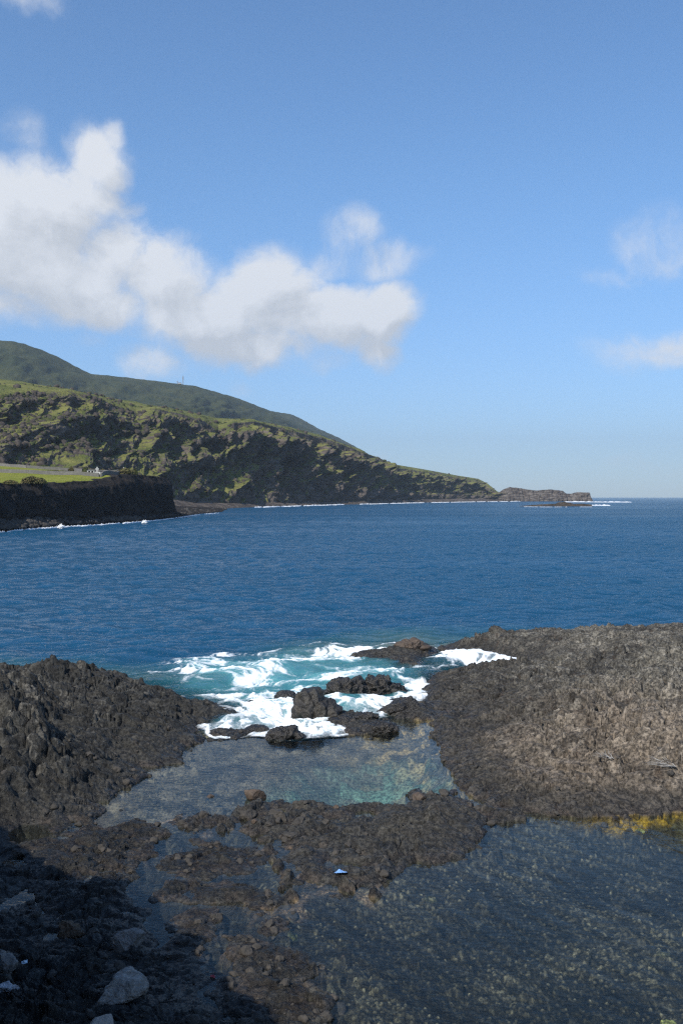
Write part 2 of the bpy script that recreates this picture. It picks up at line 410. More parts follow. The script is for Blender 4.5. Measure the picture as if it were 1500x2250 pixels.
shal = np.maximum(region([(560, 1838), (612, 1840), (640, 1862), (632, 1915), (720, 1950), (800, 1962), (860, 1945), (800, 1985), (690, 1985), (640, 2030), (610, 2060), (600, 2005), (625, 1985), (580, 1945), (560, 1915), (580, 1880)], .35),
    region([(330, 1800), (400, 1785), (520, 1800), (540, 1822), (440, 1832), (370, 1835), (345, 1808)], .3))
sea = region([(-1500, 1490), (430, 1560), (436, 1608), (480, 1622), (560, 1614), (640, 1624), (764, 1615), (800, 1592), (930, 1545), (948, 1502), (1080, 1470), (1172, 1462), (1100, 1428), (970, 1418), (3200, 1405), (3200, 1170), (-1500, 1170)], .35)
REG = {'sdf': sdf, 'HB': HB, 'poolB': poolB, 'deepA': deepA, 'poolA': poolA, 'deepB': deepB, 'wsh': wsh, 'sea': sea, 'shal': shal}
def samp(A, X, Y):
    fx = np.clip((X - GX0) / GS, 0, len(gx) - 1.001); fy = np.clip((Y - GY0) / GS, 0, len(gy) - 1.001)
    ix = fx.astype(np.int32); iy = fy.astype(np.int32); tx = fx - ix; ty = fy - iy
    return (A[iy, ix] * (1 - tx) + A[iy, ix + 1] * tx) * (1 - ty) + (A[iy + 1, ix] * (1 - tx) + A[iy + 1, ix + 1] * tx) * ty

def base_height(X, Y, warp=True):
    if warp:
        wx = .22 * perlin(X * 1.1, Y * 1.1, 5) + .10 * perlin(X * 3.1, Y * 3.1, 6) + .05 * perlin(X * 8, Y * 8, 66)
        wy = .45 * perlin(X * .9 + 40, Y * .9, 7) + .16 * perlin(X * 2.7, Y * 2.7 + 9, 8) + .07 * perlin(X * 7, Y * 7 + 3, 67)
    else: wx = wy = 0
    d = samp(REG['sdf'], X + wx, Y + wy)
    g = {k: samp(REG[k], X, Y) for k in ('HB', 'poolB', 'deepA', 'poolA', 'deepB', 'wsh', 'sea', 'shal')}
    w = sstep(0, 3.2, d)
    edge = (.17 - .09 * g['wsh']) * (1 - np.exp(-np.maximum(d, 0) / .22))
    land = edge * (1 - w) + g['HB'] * (1 - np.exp(-np.maximum(d, 0) / .8)) * w + g['HB'] * (1 - w) * sstep(0, 1.6, d) * .45
    out = np.maximum(-d, 0)
    bed = .05 * (1 - np.exp(-out / .06)) + .22 * (1 - np.exp(-out / .7)) + .35 * g['poolB'] * sstep(0, 4, out) + .5 * g['deepB'] + .95 * g['deepA'] + .12 * g['poolA'] \
        + g['sea'] * (1.5 * (1 - np.exp(-out / 2.0)) + 5 * sstep(2, 14, out)) + .20 * g['wsh'] * sstep(0, .18, out)
    bed = bed * (1 - .78 * g['shal'])
    return np.where(d > 0, land, -bed), d, g

def dome(x, y, s):
    f1, f2, c = voro(x, y, s)
    return (1 - np.minimum(f1, 1) ** 2) * (.55 + .45 * c) - .42 * np.exp(-(f2 - f1) / .06), c, f2 - f1

def facets(x, y, s, tilt=1.0):
    """broken blocks: every cell is a plane of its own, tilted its own way"""
    ix = np.floor(x).astype(np.int64); iy = np.floor(y).astype(np.int64)
    f1 = np.full(x.shape, 9, f32); h0 = np.zeros(x.shape, f32)
    for dx in (-1, 0, 1):
        for dy in (-1, 0, 1):
            h = _hash(ix + dx, iy + dy, s)
            rx = (h & 0xffff).astype(f32) / 65536; ry = (h >> 16).astype(f32) / 65536
            ex = (x - (ix + dx + rx)).astype(f32); ey = (y - (iy + dy + ry)).astype(f32)
            d = ex * ex + ey * ey
            m = d < f1
            a = ((h >> 5) & 0xff).astype(f32) / 255 * 6.283
            c = ((h >> 11) & 0xff).astype(f32) / 255
            h0 = np.where(m, c + tilt * (ex * np.cos(a) + ey * np.sin(a)) - .6 * d, h0)
            f1 = np.where(m, d, f1)
    return h0

def RIDGE(X, Y):
    """the crest of the left outcrop"""
    P = [at(-260, 1480, 3.4), at(-120, 1486, 3.0), at(-10, 1535, 2.3), at(45, 1585, 1.7)]
    dd = pl_dist(P, X + .35 * perlin(X * .8, Y * .8, 141), Y + .35 * perlin(X * .8, Y * .8, 142))
    return (.70 * np.exp(-(dd / .85) ** 2) + .25 * np.exp(-(dd / 1.8) ** 2)) * sstep(27.0, 28.4, Y * 0 + 26 + .6 * (Y - 22)) * (1 - sstep(-7.6, -6.4, X))

def terrain(X, Y):
    b, d, g = base_height(X, Y)
    q = perlin(X * .6, Y * .6, 21); q2 = perlin(X * .6 + 9, Y * .6 + 4, 22)
    wx = X + .35 * q + .10 * perlin(X * 2.4, Y * 2.4, 23); wy = Y + .35 * q2 + .10 * perlin(X * 2.4 + 5, Y * 2.4, 24)
    # strike of the flow: lobes stretched a little across
    inl = sstep(-.15, 1.6, d); hi = sstep(.1, 1.2, b)
    v1, c1, e1 = dome(wx * .55, wy * .85, 31)
    v2, c2, e2 = dome(wx * 1.5, wy * 2.1, 32)
    v3, c3, e3 = dome(wx * 4.2, wy * 5.2, 33)
    rough = sstep(-.35, .45, fbm(X * .28, Y * .28, 41, 3))            # blocky areas against smoother ropy ones
    n = fbm(X * 1.1, Y * 1.4, 42, 5, .6); rd = ridged(X * .9 + .3 * Y, Y * 1.6, 43, 5)
    smooth_r = sstep(6.5, 7.5, X - .03 * Y) * sstep(44, 47, Y)          # far smooth whaleback on the right
    A = 1 - .55 * smooth_r
    lowm = sstep(.02, -.25, d)
    shore = 1 - lowm
    z = b + shore * ((.36 * hi * inl + .06) * (v1 - .5) * A + (.08 + .15 * inl * hi + .06 * rough * inl) * (v2 - .55) * A * sstep(-.2, .5, d)
                     + (.010 + .050 * rough) * (v3 - .5) + (.05 + .08 * inl) * n * sstep(-.2, .6, d) * A + .09 * inl * hi * (rd - .5) * A)
    f4, f5, c4_ = voro(X * 9.5 + .4 * q, Y * 10.5, 34)
    z = z + shore * .022 * (1 - f4 * f4 * 1.6) * (c4_ + .3)
    fa = facets(wx * 1.9, wy * 2.3, 35, 1.1); fb_ = facets(wx * 5.5 + 3, wy * 6.2, 36, 1.2); fc_ = facets(wx * 14, wy * 15, 37, 1.2)
    blk = .35 + .65 * rough
    dsh = sstep(-.1, .35, d)
    z = z + shore * dsh * blk * A * ((.08 + .24 * inl * hi) * (fa - .4) + (.008 + .034 * inl * rough) * (fb_ - .4)) + shore * dsh * .009 * (fc_ - .4)
    dg = ridged(X * .55 + Y * .30, Y * .95 - X * .55, 39, 4)
    z = z + shore * sstep(0, 1.5, d) * sstep(2, 6, X) * A * .17 * (dg - .5)
    crk = np.abs(perlin(wx * .55 + 3, wy * .8, 40)); crk2 = np.abs(perlin(wx * 1.5 + 8, wy * 2.1, 44))
    z = z - shore * sstep(.3, 1.5, d) * (.16 * np.exp(-crk / .022) + .07 * np.exp(-crk2 / .03)) * A
    rq = z + .05 * n; stp = .20 + .06 * q; fq = rq / stp; fl = np.floor(fq); rq = (fl + sstep(.62, .98, fq - fl)) * stp
    z = z + (rq - z) * .75 * shore * sstep(.5, 2.0, d) * sstep(-.05, .25, fbm(X * .35 + 7, Y * .35, 45, 3)) * A
    rope = np.sin((X * .55 + Y * .8 + 1.2 * perlin(X * .5, Y * .5, 38)) * 9.0)
    z = z + shore * dsh * (1 - rough) * .018 * rope
    # bed stones
    rub_ = voro(wx * 3.4 + 3, wy * 3.6, 54)      # half-drowned rubble beside the rock
    z = z + lowm * sstep(-1.0, -.1, d) * .24 * (1 - np.minimum(rub_[0] * 1.4, 1) ** 2) * sstep(.62, .85, rub_[2]) * (1 - g['sea'])
    s1, s2, sc = voro((X + .05 * q) * 15.0, (Y + .05 * q2) * 12.0, 51); t1, t2, tc = voro(X * 2.4 + .2 * q, Y * 2.2, 52)
    v5, v6, _ = voro(wx * 6.5 + 20, wy * 7.5, 46)
    z = z - shore * dsh * .055 * np.exp(-(v5 / .30) ** 2) * sstep(-.2, .3, perlin(X * .7, Y * .7, 47))
    z = z + lowm * (.030 * (1 - s1 * s1 * 2) * (.4 + sc) * (1 - .8 * g['wsh']) + .10 * (1 - np.minimum(t1 * 1.5, 1) ** 2) * sstep(.55, .8, tc) * (1 - .8 * g['wsh']))
    shelf = g['wsh'] * sstep(0, .8, d)
    z = z + shelf * (.10 * fbm(X * .8, Y * .9, 61, 3) - .05)
    z = z + RIDGE(X, Y)
    # ---- colour of the stone, with the shelf's shade deepened in it
    C = np.empty(X.shape + (3,), f32); C[...] = (.040, .037, .034)
    bigv = fbm(X * .22, Y * .3, 71, 4); midv = fbm(X * 1.3, Y * 1.3, 72, 4)
    C = mixc(C, (.085, .079, .071), sstep(-.1, .5, midv) * .8)
    br = sstep(-1, 5, X - 6) * sstep(.35, 1.3, b) * sstep(-.5, .35, bigv)
    C = mixc(C, (.15, .139, .122), br * .75)
    C = mixc(C, (.165, .155, .14), sstep(.5, 1.0, b) * sstep(.0, .5, fbm(X * .8, Y * 1.6, 73, 5)) * .75)
    rxx, ryy = at(1360, 1600, 1.2)
    pk = np.exp(-(((X - rxx) / 3.6) ** 2 + ((Y - ryy) / 4.5) ** 2))
    C = mixc(C, (.175, .142, .116), np.clip(pk * (1.0 + bigv), 0, .75))
    C = mixc(C, (.055, .035, .024), sstep(.35, .7, fbm(X * 2.2, Y * 2.2, 74, 3)) * .5)
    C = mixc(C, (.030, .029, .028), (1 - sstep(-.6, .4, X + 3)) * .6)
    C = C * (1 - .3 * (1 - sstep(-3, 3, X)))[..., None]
    C = mixc(C, (.22, .20, .18), sstep(.84, .93, c3) * (1 - sstep(.35, .6, e3)) * hi * .25)
    dk = (1 - sstep(.28, .5, z)) * (1 - g['wsh'] * .35)
    C = mixc(C, (.036, .033, .030), dk * .75)
    band = sstep(-.12, 0, z) * (1 - sstep(.05, .16, z)) * sstep(-.3, .25, fbm(X * 1.7, Y * 1.7, 75, 3))
    C = mixc(C, (.050, .034, .027), band * .4)
    crust = sstep(-.22, -.02, z) * (1 - sstep(.0, .04, z)) * np.maximum(g['wsh'] * .35, g['shal']) * sstep(-7, -5, X) * sstep(.0, .45, fbm(X * .9, Y * .9, 76, 4))
    C = C * (1 - .45 * g['wsh'] * sstep(0, .3, d))[..., None]  # shelf rock painted darker to deepen the shade lying on it
    # ---- bed colours
    B = np.empty_like(C); B[...] = (.047, .043, .028)
    B = B * (.5 + 1.1 * sstep(-.4, .4, fbm(X * .45, Y * .4, 84, 4)))[..., None]
    B = B * (.35 + 2.2 * sc ** 3)[..., None] * (1 - .55 * sstep(.2, .02, s2 - s1))[..., None]
    B = mixc(B, (.17, .15, .11), g['poolA'] * sstep(-.35, .5, fbm(X * 1.4, Y * 1.1, 77, 4)) * .75)
    gold = g['poolA'] * sstep(0, 3, X + 1) * sstep(-.05, .3, fbm(X * 1.9, Y * 1.5, 78, 4))
    B = mixc(B, (.42, .31, .14), gold * .85)
    B = mixc(B, (.10, .19, .15), g['deepA'] * .7)  # teal tint of the deep water put into the bed colour
    B = mixc(B, (.17, .34, .26), g['deepA'] * sstep(.35, .75, tc) * .8)
    C = C * (.62 + .55 * c3 + .25 * (fb_ - .4))[..., None] * np.array((.98, 1.0, .93), f32)
    C = C * (1 + sstep(0, 5, X)[..., None] * np.array((.05, .01, -.02), f32))
    speck = sstep(.95, .98, sc) * (s1 < .34)
    B = mixc(B, (.28, .26, .17), speck * (.15 + .6 * g['poolB'] * sstep(-.2, .3, fbm(X * .5, Y * .5, 79, 3))))
    sp2 = sstep(.985, .992, tc) * (t1 < .30)
    B = mixc(B, (.42, .45, .14), sp2 * g['poolB'] * .8)
    B = mixc(B, (.34, .24, .15), np.clip(crust * .9, 0, 1))
    alg = sstep(5.0, 8.5, X) * g['poolB'] * sstep(-.30, -.04, d + .12 * perlin(X * 1.3, Y * 2, 80)) * sstep(-.4, .1, perlin(X * 3, Y * 9, 81) + .2)
    B = mixc(B, (.52, .33, .02), alg * .95)
    oliv = sstep(7.5, 9.5, X + .8 * (Y - 24)) * g['poolB'] * sstep(20.5, 22.5, Y)
    B = mixc(B, (.07, .07, .015), oliv * .6 * (1 - alg))
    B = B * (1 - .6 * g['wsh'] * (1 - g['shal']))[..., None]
    under = 1 - sstep(-.06, .0, z)
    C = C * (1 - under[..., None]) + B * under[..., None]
    C = mixc(C, (.34, .23, .14), np.clip(crust, 0, 1) * sstep(0, .5, fbm(X * 5, Y * 5, 83, 3)) * .7)
    wet = (1 - sstep(.10, .34, z + .12 * midv)) * 1.0
    return z, C, wet, d, g

# ---------------------------------------------------------------- near shore mesh
us = np.concatenate([np.linspace(-1.5, -.47, 60)[:-1], np.linspace(-.47, .47, 1300), np.linspace(.47, 1.5, 60)[1:]]).astype(f32)
ys = np.concatenate([np.linspace(7, 14, 50)[:-1], 14 * np.exp(np.linspace(0, math.log(64 / 14), 1000)), np.linspace(64, 80, 30)[1:]]).astype(f32)
U, YY = np.meshgrid(us, ys); XX = U * YY
Z, C, wet, d_, g_ = terrain(XX, YY)
rockm = attr_rock_mat('lava_rock', bumpd=.06, fine=11.0)
nz_ = .05 * sstep(.0, .4, d_)
Xd = XX + nz_ * perlin(XX * 3.3, Z * 5 + YY * 2.2, 91); Yd = YY + nz_ * perlin(XX * 3.3 + 7, Z * 5 + YY * 2.2, 92)
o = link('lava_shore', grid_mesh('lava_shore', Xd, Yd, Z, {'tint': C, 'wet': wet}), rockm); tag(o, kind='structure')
o['label'] = 'dark lumpy lava rock shore with tide pools'

# ---------------------------------------------------------------- sea
def gpx(P, w):            # stroke -> gaussian weight
    return lambda X, Y: np.exp(-(pl_dist(pp(P), X, Y) / w) ** 2)
SOLID = [
 [(436, 1618), (470, 1592), (535, 1582), (545, 1560), (505, 1532), (470, 1524), (560, 1530), (600, 1536), (620, 1548), (645, 1548), (650, 1585), (700, 1585), (742, 1598), (764, 1613), (740, 1622), (690, 1622), (640, 1612), (590, 1600), (560, 1612), (520, 1618), (480, 1622)],
 [(735, 1540), (800, 1545), (886, 1530), (915, 1520), (905, 1495), (880, 1490), (935, 1500), (945, 1520), (935, 1530), (890, 1540), (840, 1556), (800, 1570), (755, 1566)],
 [(660, 1448), (720, 1431), (790, 1424), (840, 1430), (800, 1442), (770, 1451), (700, 1455)],
 [(990, 1442), (1020, 1432), (1060, 1436), (1140, 1442), (1160, 1458), (1100, 1464), (1040, 1462), (960, 1452)],
]
STROKES = [([(372, 1470), (400, 1455), (450, 1443), (540, 1434), (640, 1426), (740, 1421), (840, 1424)], .55, .75), ([(385, 1478), (430, 1472), (470, 1478), (540, 1489), (620, 1492), (700, 1488), (790, 1483), (868, 1470)], 1.0, 1.15),
           ([(400, 1462), (440, 1458), (480, 1452)], 1.4, .9), ([(560, 1486), (590, 1468), (620, 1456), (680, 1445)], 1.3, 1.2), ([(470, 1526), (540, 1528), (620, 1522), (700, 1512)], .8, .9),
           ([(540, 1506), (600, 1508), (660, 1505)], .5, .45), ([(400, 1490), (450, 1503), (520, 1512)], .7, .5), ([(700, 1466), (780, 1462), (850, 1466)], .6, .55), ([(760, 1472), (840, 1478), (880, 1488)], .7, .8),
           ([(850, 1440), (920, 1436), (970, 1440)], .7, .7), ([(890, 1478), (950, 1462), (1000, 1455)], 1.0, .8), ([(960, 1425), (1000, 1428), (1040, 1432)], .5, .9), ([(500, 1460), (560, 1446), (640, 1438)], 1.6, .45)]
AER = [(385, 1470), (440, 1448), (640, 1432), (850, 1432), (900, 1470), (930, 1500), (880, 1540), (700, 1600), (480, 1600), (520, 1560), (440, 1512), (405, 1492)]

us = np.concatenate([np.linspace(-3.5, -.46, 120)[:-1], np.linspace(-.46, .46, 1050), np.linspace(.46, 3.5, 120)[1:]]).astype(f32)
ys = np.concatenate([np.linspace(7, 14, 60)[:-1], 14 * np.exp(np.linspace(0, math.log(34 / 14), 300))[:-1], 34 * np.exp(np.linspace(0, math.log(60 / 34), 420))[:-1],
                     60 * np.exp(np.linspace(0, math.log(400 / 60), 520))[:-1], 400 * np.exp(np.linspace(0, math.log(14000 / 400), 260))]).astype(f32)
U, YY = np.meshgrid(us, ys); XX = U * YY
near = YY[:, 0] < 79
n_near = int(near.sum())
foam = np.zeros(XX.shape, f32); aer = np.zeros(XX.shape, f32); depth = np.full(XX.shape, 8, f32); zw = np.zeros(XX.shape, f32); calm = np.zeros(XX.shape, f32)
X, Y = XX[:n_near], YY[:n_near]
b, d, g = base_height(X, Y)
depth[:n_near] = np.maximum(-b, 0)
calm[:n_near] = 1 - g['sea']
# swirling domain for the lace
cx, cy = at(620, 1475)
rr = np.hypot(X - cx, (Y - cy) * .8); th = np.arctan2((Y - cy) * .8, X - cx)
wX = X + .9 * perlin(X * .35, Y * .35, 101) + .3 * perlin(X * 1.2, Y * 1.2, 102); wY = Y + 1.1 * perlin(X * .35 + 9, Y * .35, 103) + .3 * perlin(X * 1.2, Y * 1.2 + 5, 104)
lace = ridged(wX * .8, wY * .55, 105, 5); lace2 = ridged(wX * 2.4, wY * 1.4, 106, 4)
f = np.zeros(X.shape, f32)
for P in SOLID:
    s = poly_sdf(pp(P), X + .35 * perlin(X * 1.5, Y * 1.1, 107), Y + .9 * perlin(X * .9, Y * .7, 108))
    f = np.maximum(f, sstep(-1.0, .5, s) * 1.6)
for P, w, a in STROKES:
    f = np.maximum(f, a * gpx(P, w)(wX - .3 * X * 0, wY))
ar = sstep(-1.2, 1.8, poly_sdf(pp(AER), wX, wY))
f = np.maximum(f, ar * .26)
stk = fbm(wX * .9, wY * 1.3, 115, 5, .62)
lm = np.clip(.5 + 1.1 * (lace - .58) + .8 * (lace2 - .55) + .55 * stk, 0, 1.4)
fo = np.clip(f * (.30 + 1.05 * lm) - .06, 0, 1.3) * (1 - sstep(.5, .95, calm[:n_near]))
fo *= sstep(.02, .2, f)
# thin wash around the rocks on the seaward side
seaward = 1 - calm[:n_near]
rim = np.exp(-(np.maximum(-d, 0) / .35) ** 2) * seaward * sstep(.1, .7, lace + .2 * perlin(X, Y, 3)) * sstep(44, 39, Y + 0 * X)
fo = np.maximum(fo, rim * .7)
foam[:n_near] = fo; aer[:n_near] = np.clip(ar * (.5 + .6 * np.clip(f, 0, 1)), 0, 1)
# rush of water over the reef shelf: sheet lies just above the rock
aw = sstep(-.3, .8, poly_sdf(pp([(850, 1446), (960, 1436), (1060, 1434), (1150, 1450), (1160, 1464), (1050, 1468), (960, 1484), (930, 1500), (905, 1492), (900, 1466)]), X, Y))
b0, d0, g0 = base_height(X, Y, False)
lift = np.where(d0 > 0, b0, 0)
zw[:n_near] += aw * (.16 + .06 * perlin(X * .8, Y * .8, 109)) * sstep(46.5, 42, Y * 1.0 + 0 * X) + aw * .12
zw[:n_near] += fo * (.05 + .09 * np.abs(fbm(X * 1.1, Y * 1.1, 110, 5))) * (1 - sstep(.4, 1, calm[:n_near]) * .85)
zw[:n_near] += seaward * ar * .10 * perlin(wX * .5, wY * .4, 111)
# swell and wind chop, each component only where the sheet is fine enough to carry it
rng = np.random.RandomState(7)
dy = np.gradient(ys)[:, None]
openw = 1 - calm
prot = sstep(24, 44, YY) * .8 + .2
for k in range(46):
    lam = .55 * 1.12 ** k * (.9 + .2 * rng.rand()) if k < 26 else 4 * rng.rand() + .8
    th = R(-70) + rng.randn() * .55
    amp = .0105 * lam ** .68 * (1 if k < 26 else .7)
    kx, ky = math.cos(th) * 2 * math.pi / lam, math.sin(th) * 2 * math.pi / lam
    fade = sstep(2.2, 4.0, lam / np.maximum(dy, YY * .0009 * 1.5))
    ph = rng.rand() * 6.28
    r0 = fade[:, 0] > 0
    w_ = np.sin(kx * XX[r0] + ky * YY[r0] + ph + 1.2 * np.sin(XX[r0] * .07 + k) )
    zw[r0] += amp * w_ * fade[r0] * (openw * prot)[r0]
# tiny wind ripples on the big pool
pb = np.zeros(XX.shape, f32); pb[:n_near] = g['poolB'] * 1.0 + .35 * g['poolA']
for k in range(14):
    lam = .16 + .05 * k; th = R(35) + rng.randn() * .35
    zw[:n_near] += .0004 * lam / .3 * pb[:n_near] * np.sin((math.cos(th) * X + math.sin(th) * Y) * 2 * math.pi / lam + rng.rand() * 6 + perlin(X, Y, 120 + k))

def sea_material():
    m, nt, out = new_mat('sea_water'); N = NT(nt)
    pos = N.n('NewGeometry').outputs['Position']
    A = lambda n: N.n('Attribute', attribute_name=n).outputs['Fac']
    dep, fm, ae, calm_ = A('depth'), A('foam'), A('aer'), A('calm')
    st = N.vmath('MULTIPLY', pos, (.8, 1.25, 1))
    n0 = N.noise(st, 7.0, 3, .5); n1 = N.noise(st, 2.2, 4, .6); n2 = N.noise(st, .55, 4, .6); n3 = N.noise(st, .13, 4, .6); n4 = N.noise(N.vmath('MULTIPLY', pos, (.35, 1, 1)), .018, 4, .6)
    op = N.math('SUBTRACT', 1.0, calm_)
    hop = N.math('ADD', N.math('ADD', N.math('MULTIPLY', n1, .36), N.math('MULTIPLY', n2, .70)), N.math('ADD', N.math('MULTIPLY', n3, 1.5), N.math('MULTIPLY', n0, .08)))
    hcalm = N.math('ADD', N.math('MULTIPLY', n0, .005), N.math('MULTIPLY', n1, .010))
    h = N.math('ADD', N.math('MULTIPLY', hop, N.math('MULTIPLY', op, N.ramp(n4, .35, .65, .7, 1.7))), hcalm)
    bp = N.bump(h, 1.0, 1.0)
    body = N.mix(N.ramp(dep, .5, 4.0), c4((.012, .085, .11)), c4((.008, .062, .128)))
    body = N.mix(ae, body, c4((.075, .27, .30)))
    body = N.mix(N.math('MULTIPLY', calm_, .85), body, c4((.010, .022, .022)))
    tr = N.n('BsdfTransparent', Color=c4((.93, .96, .94)))
    df = N.n('BsdfDiffuse'); N.put(df.inputs['Color'], body)
    clear = N.math('EXPONENT', N.math('MULTIPLY', dep, N.math('MULTIPLY_ADD', calm_, .78, -.95)))
    clear = N.math('MULTIPLY', clear, N.math('MULTIPLY_ADD', ae, -.6, 1.0))
    inner = N.n('MixShader'); N.put(inner.inputs[0], clear); N.put(inner.inputs[1], df.outputs[0]); N.put(inner.inputs[2], tr.outputs[0])
    gl = N.n('BsdfGlossy'); N.put(gl.inputs['Color'], N.mix(calm_, c4((1, 1, 1)), c4((.74, .74, .72))))
    N.put(gl.inputs['Roughness'], N.math('MULTIPLY_ADD', op, .10, .015)); N.put(gl.inputs['Normal'], bp.outputs[0])
    fr = N.n('Fresnel', IOR=1.333); N.put(fr.inputs['Normal'], bp.outputs[0])
    fac = N.math('MINIMUM', fr.outputs[0], .60)
    ws = N.n('MixShader'); N.put(ws.inputs[0], fac); N.put(ws.inputs[1], inner.outputs[0]); N.put(ws.inputs[2], gl.outputs[0])
    nf = N.noise(pos, 5.0, 5, .65, .5)
    nb = N.noise(N.vmath('MULTIPLY', pos, (1, .55, 1)), 11.0, 4, .7, 1.2)
    ff = N.ramp(N.math('ADD', fm, N.math('ADD', N.math('MULTIPLY_ADD', nf, .5, -.25), N.math('MULTIPLY_ADD', nb, .5, -.25))), .16, .98)
    ff = N.math('MULTIPLY', ff, N.ramp(fm, .0, .25))
    fd = N.n('BsdfDiffuse'); N.put(fd.inputs['Color'], N.mix(N.ramp(nf, .35, .6), c4((.70, .80, .83)), c4((.92, .93, .93))))
    fb = N.bump(N.noise(pos, 3.5, 6, .65), .6, .10); N.put(fd.inputs['Normal'], fb.outputs[0])
    fin = N.n('MixShader'); N.put(fin.inputs[0], ff); N.put(fin.inputs[1], ws.outputs[0]); N.put(fin.inputs[2], fd.outputs[0])
    nt.links.new(fin.outputs[0], out.inputs[0])
    return m
seam = sea_material()
o = link('sea', grid_mesh('sea', XX, YY, zw, {'foam': foam, 'aer': aer, 'depth': depth, 'calm': calm}), seam); tag(o, kind='structure')
o['label'] = 'blue sea with swirling white surf, and clear tide pools'
# ---------------------------------------------------------------- where a ray of the picture meets the shore rock
T_us = np.concatenate([np.linspace(-1.5, -.47, 60)[:-1], np.linspace(-.47, .47, 1300), np.linspace(.47, 1.5, 60)[1:]])
T_ys = np.concatenate([np.linspace(7, 14, 50)[:-1], 14 * np.exp(np.linspace(0, math.log(64 / 14), 1000)), np.linspace(64, 80, 30)[1:]])
def ground(px, py, minz=0.0):
    u = (px - 750.0) / F; j = int(np.clip(np.searchsorted(T_us, u), 1, len(T_us) - 1))
    zc = np.maximum(Z[:, j], minz); ray = CAMZ - (py - HZ) / F * T_ys
    k = int(np.argmax(zc >= ray))
    return Vector((u * T_ys[k], T_ys[k], float(zc[k])))

# ---------------------------------------------------------------- coast, hills
def table(keys, vals, x): return np.interp(x, keys, vals).astype(f32)

def loft(name, P, mat, attrs=None, kind='structure'):
    X, Y, Zz = P
    o = link(name, grid_mesh(name, X, Y, Zz, attrs), mat)
    if kind: o['kind'] = kind
    return o

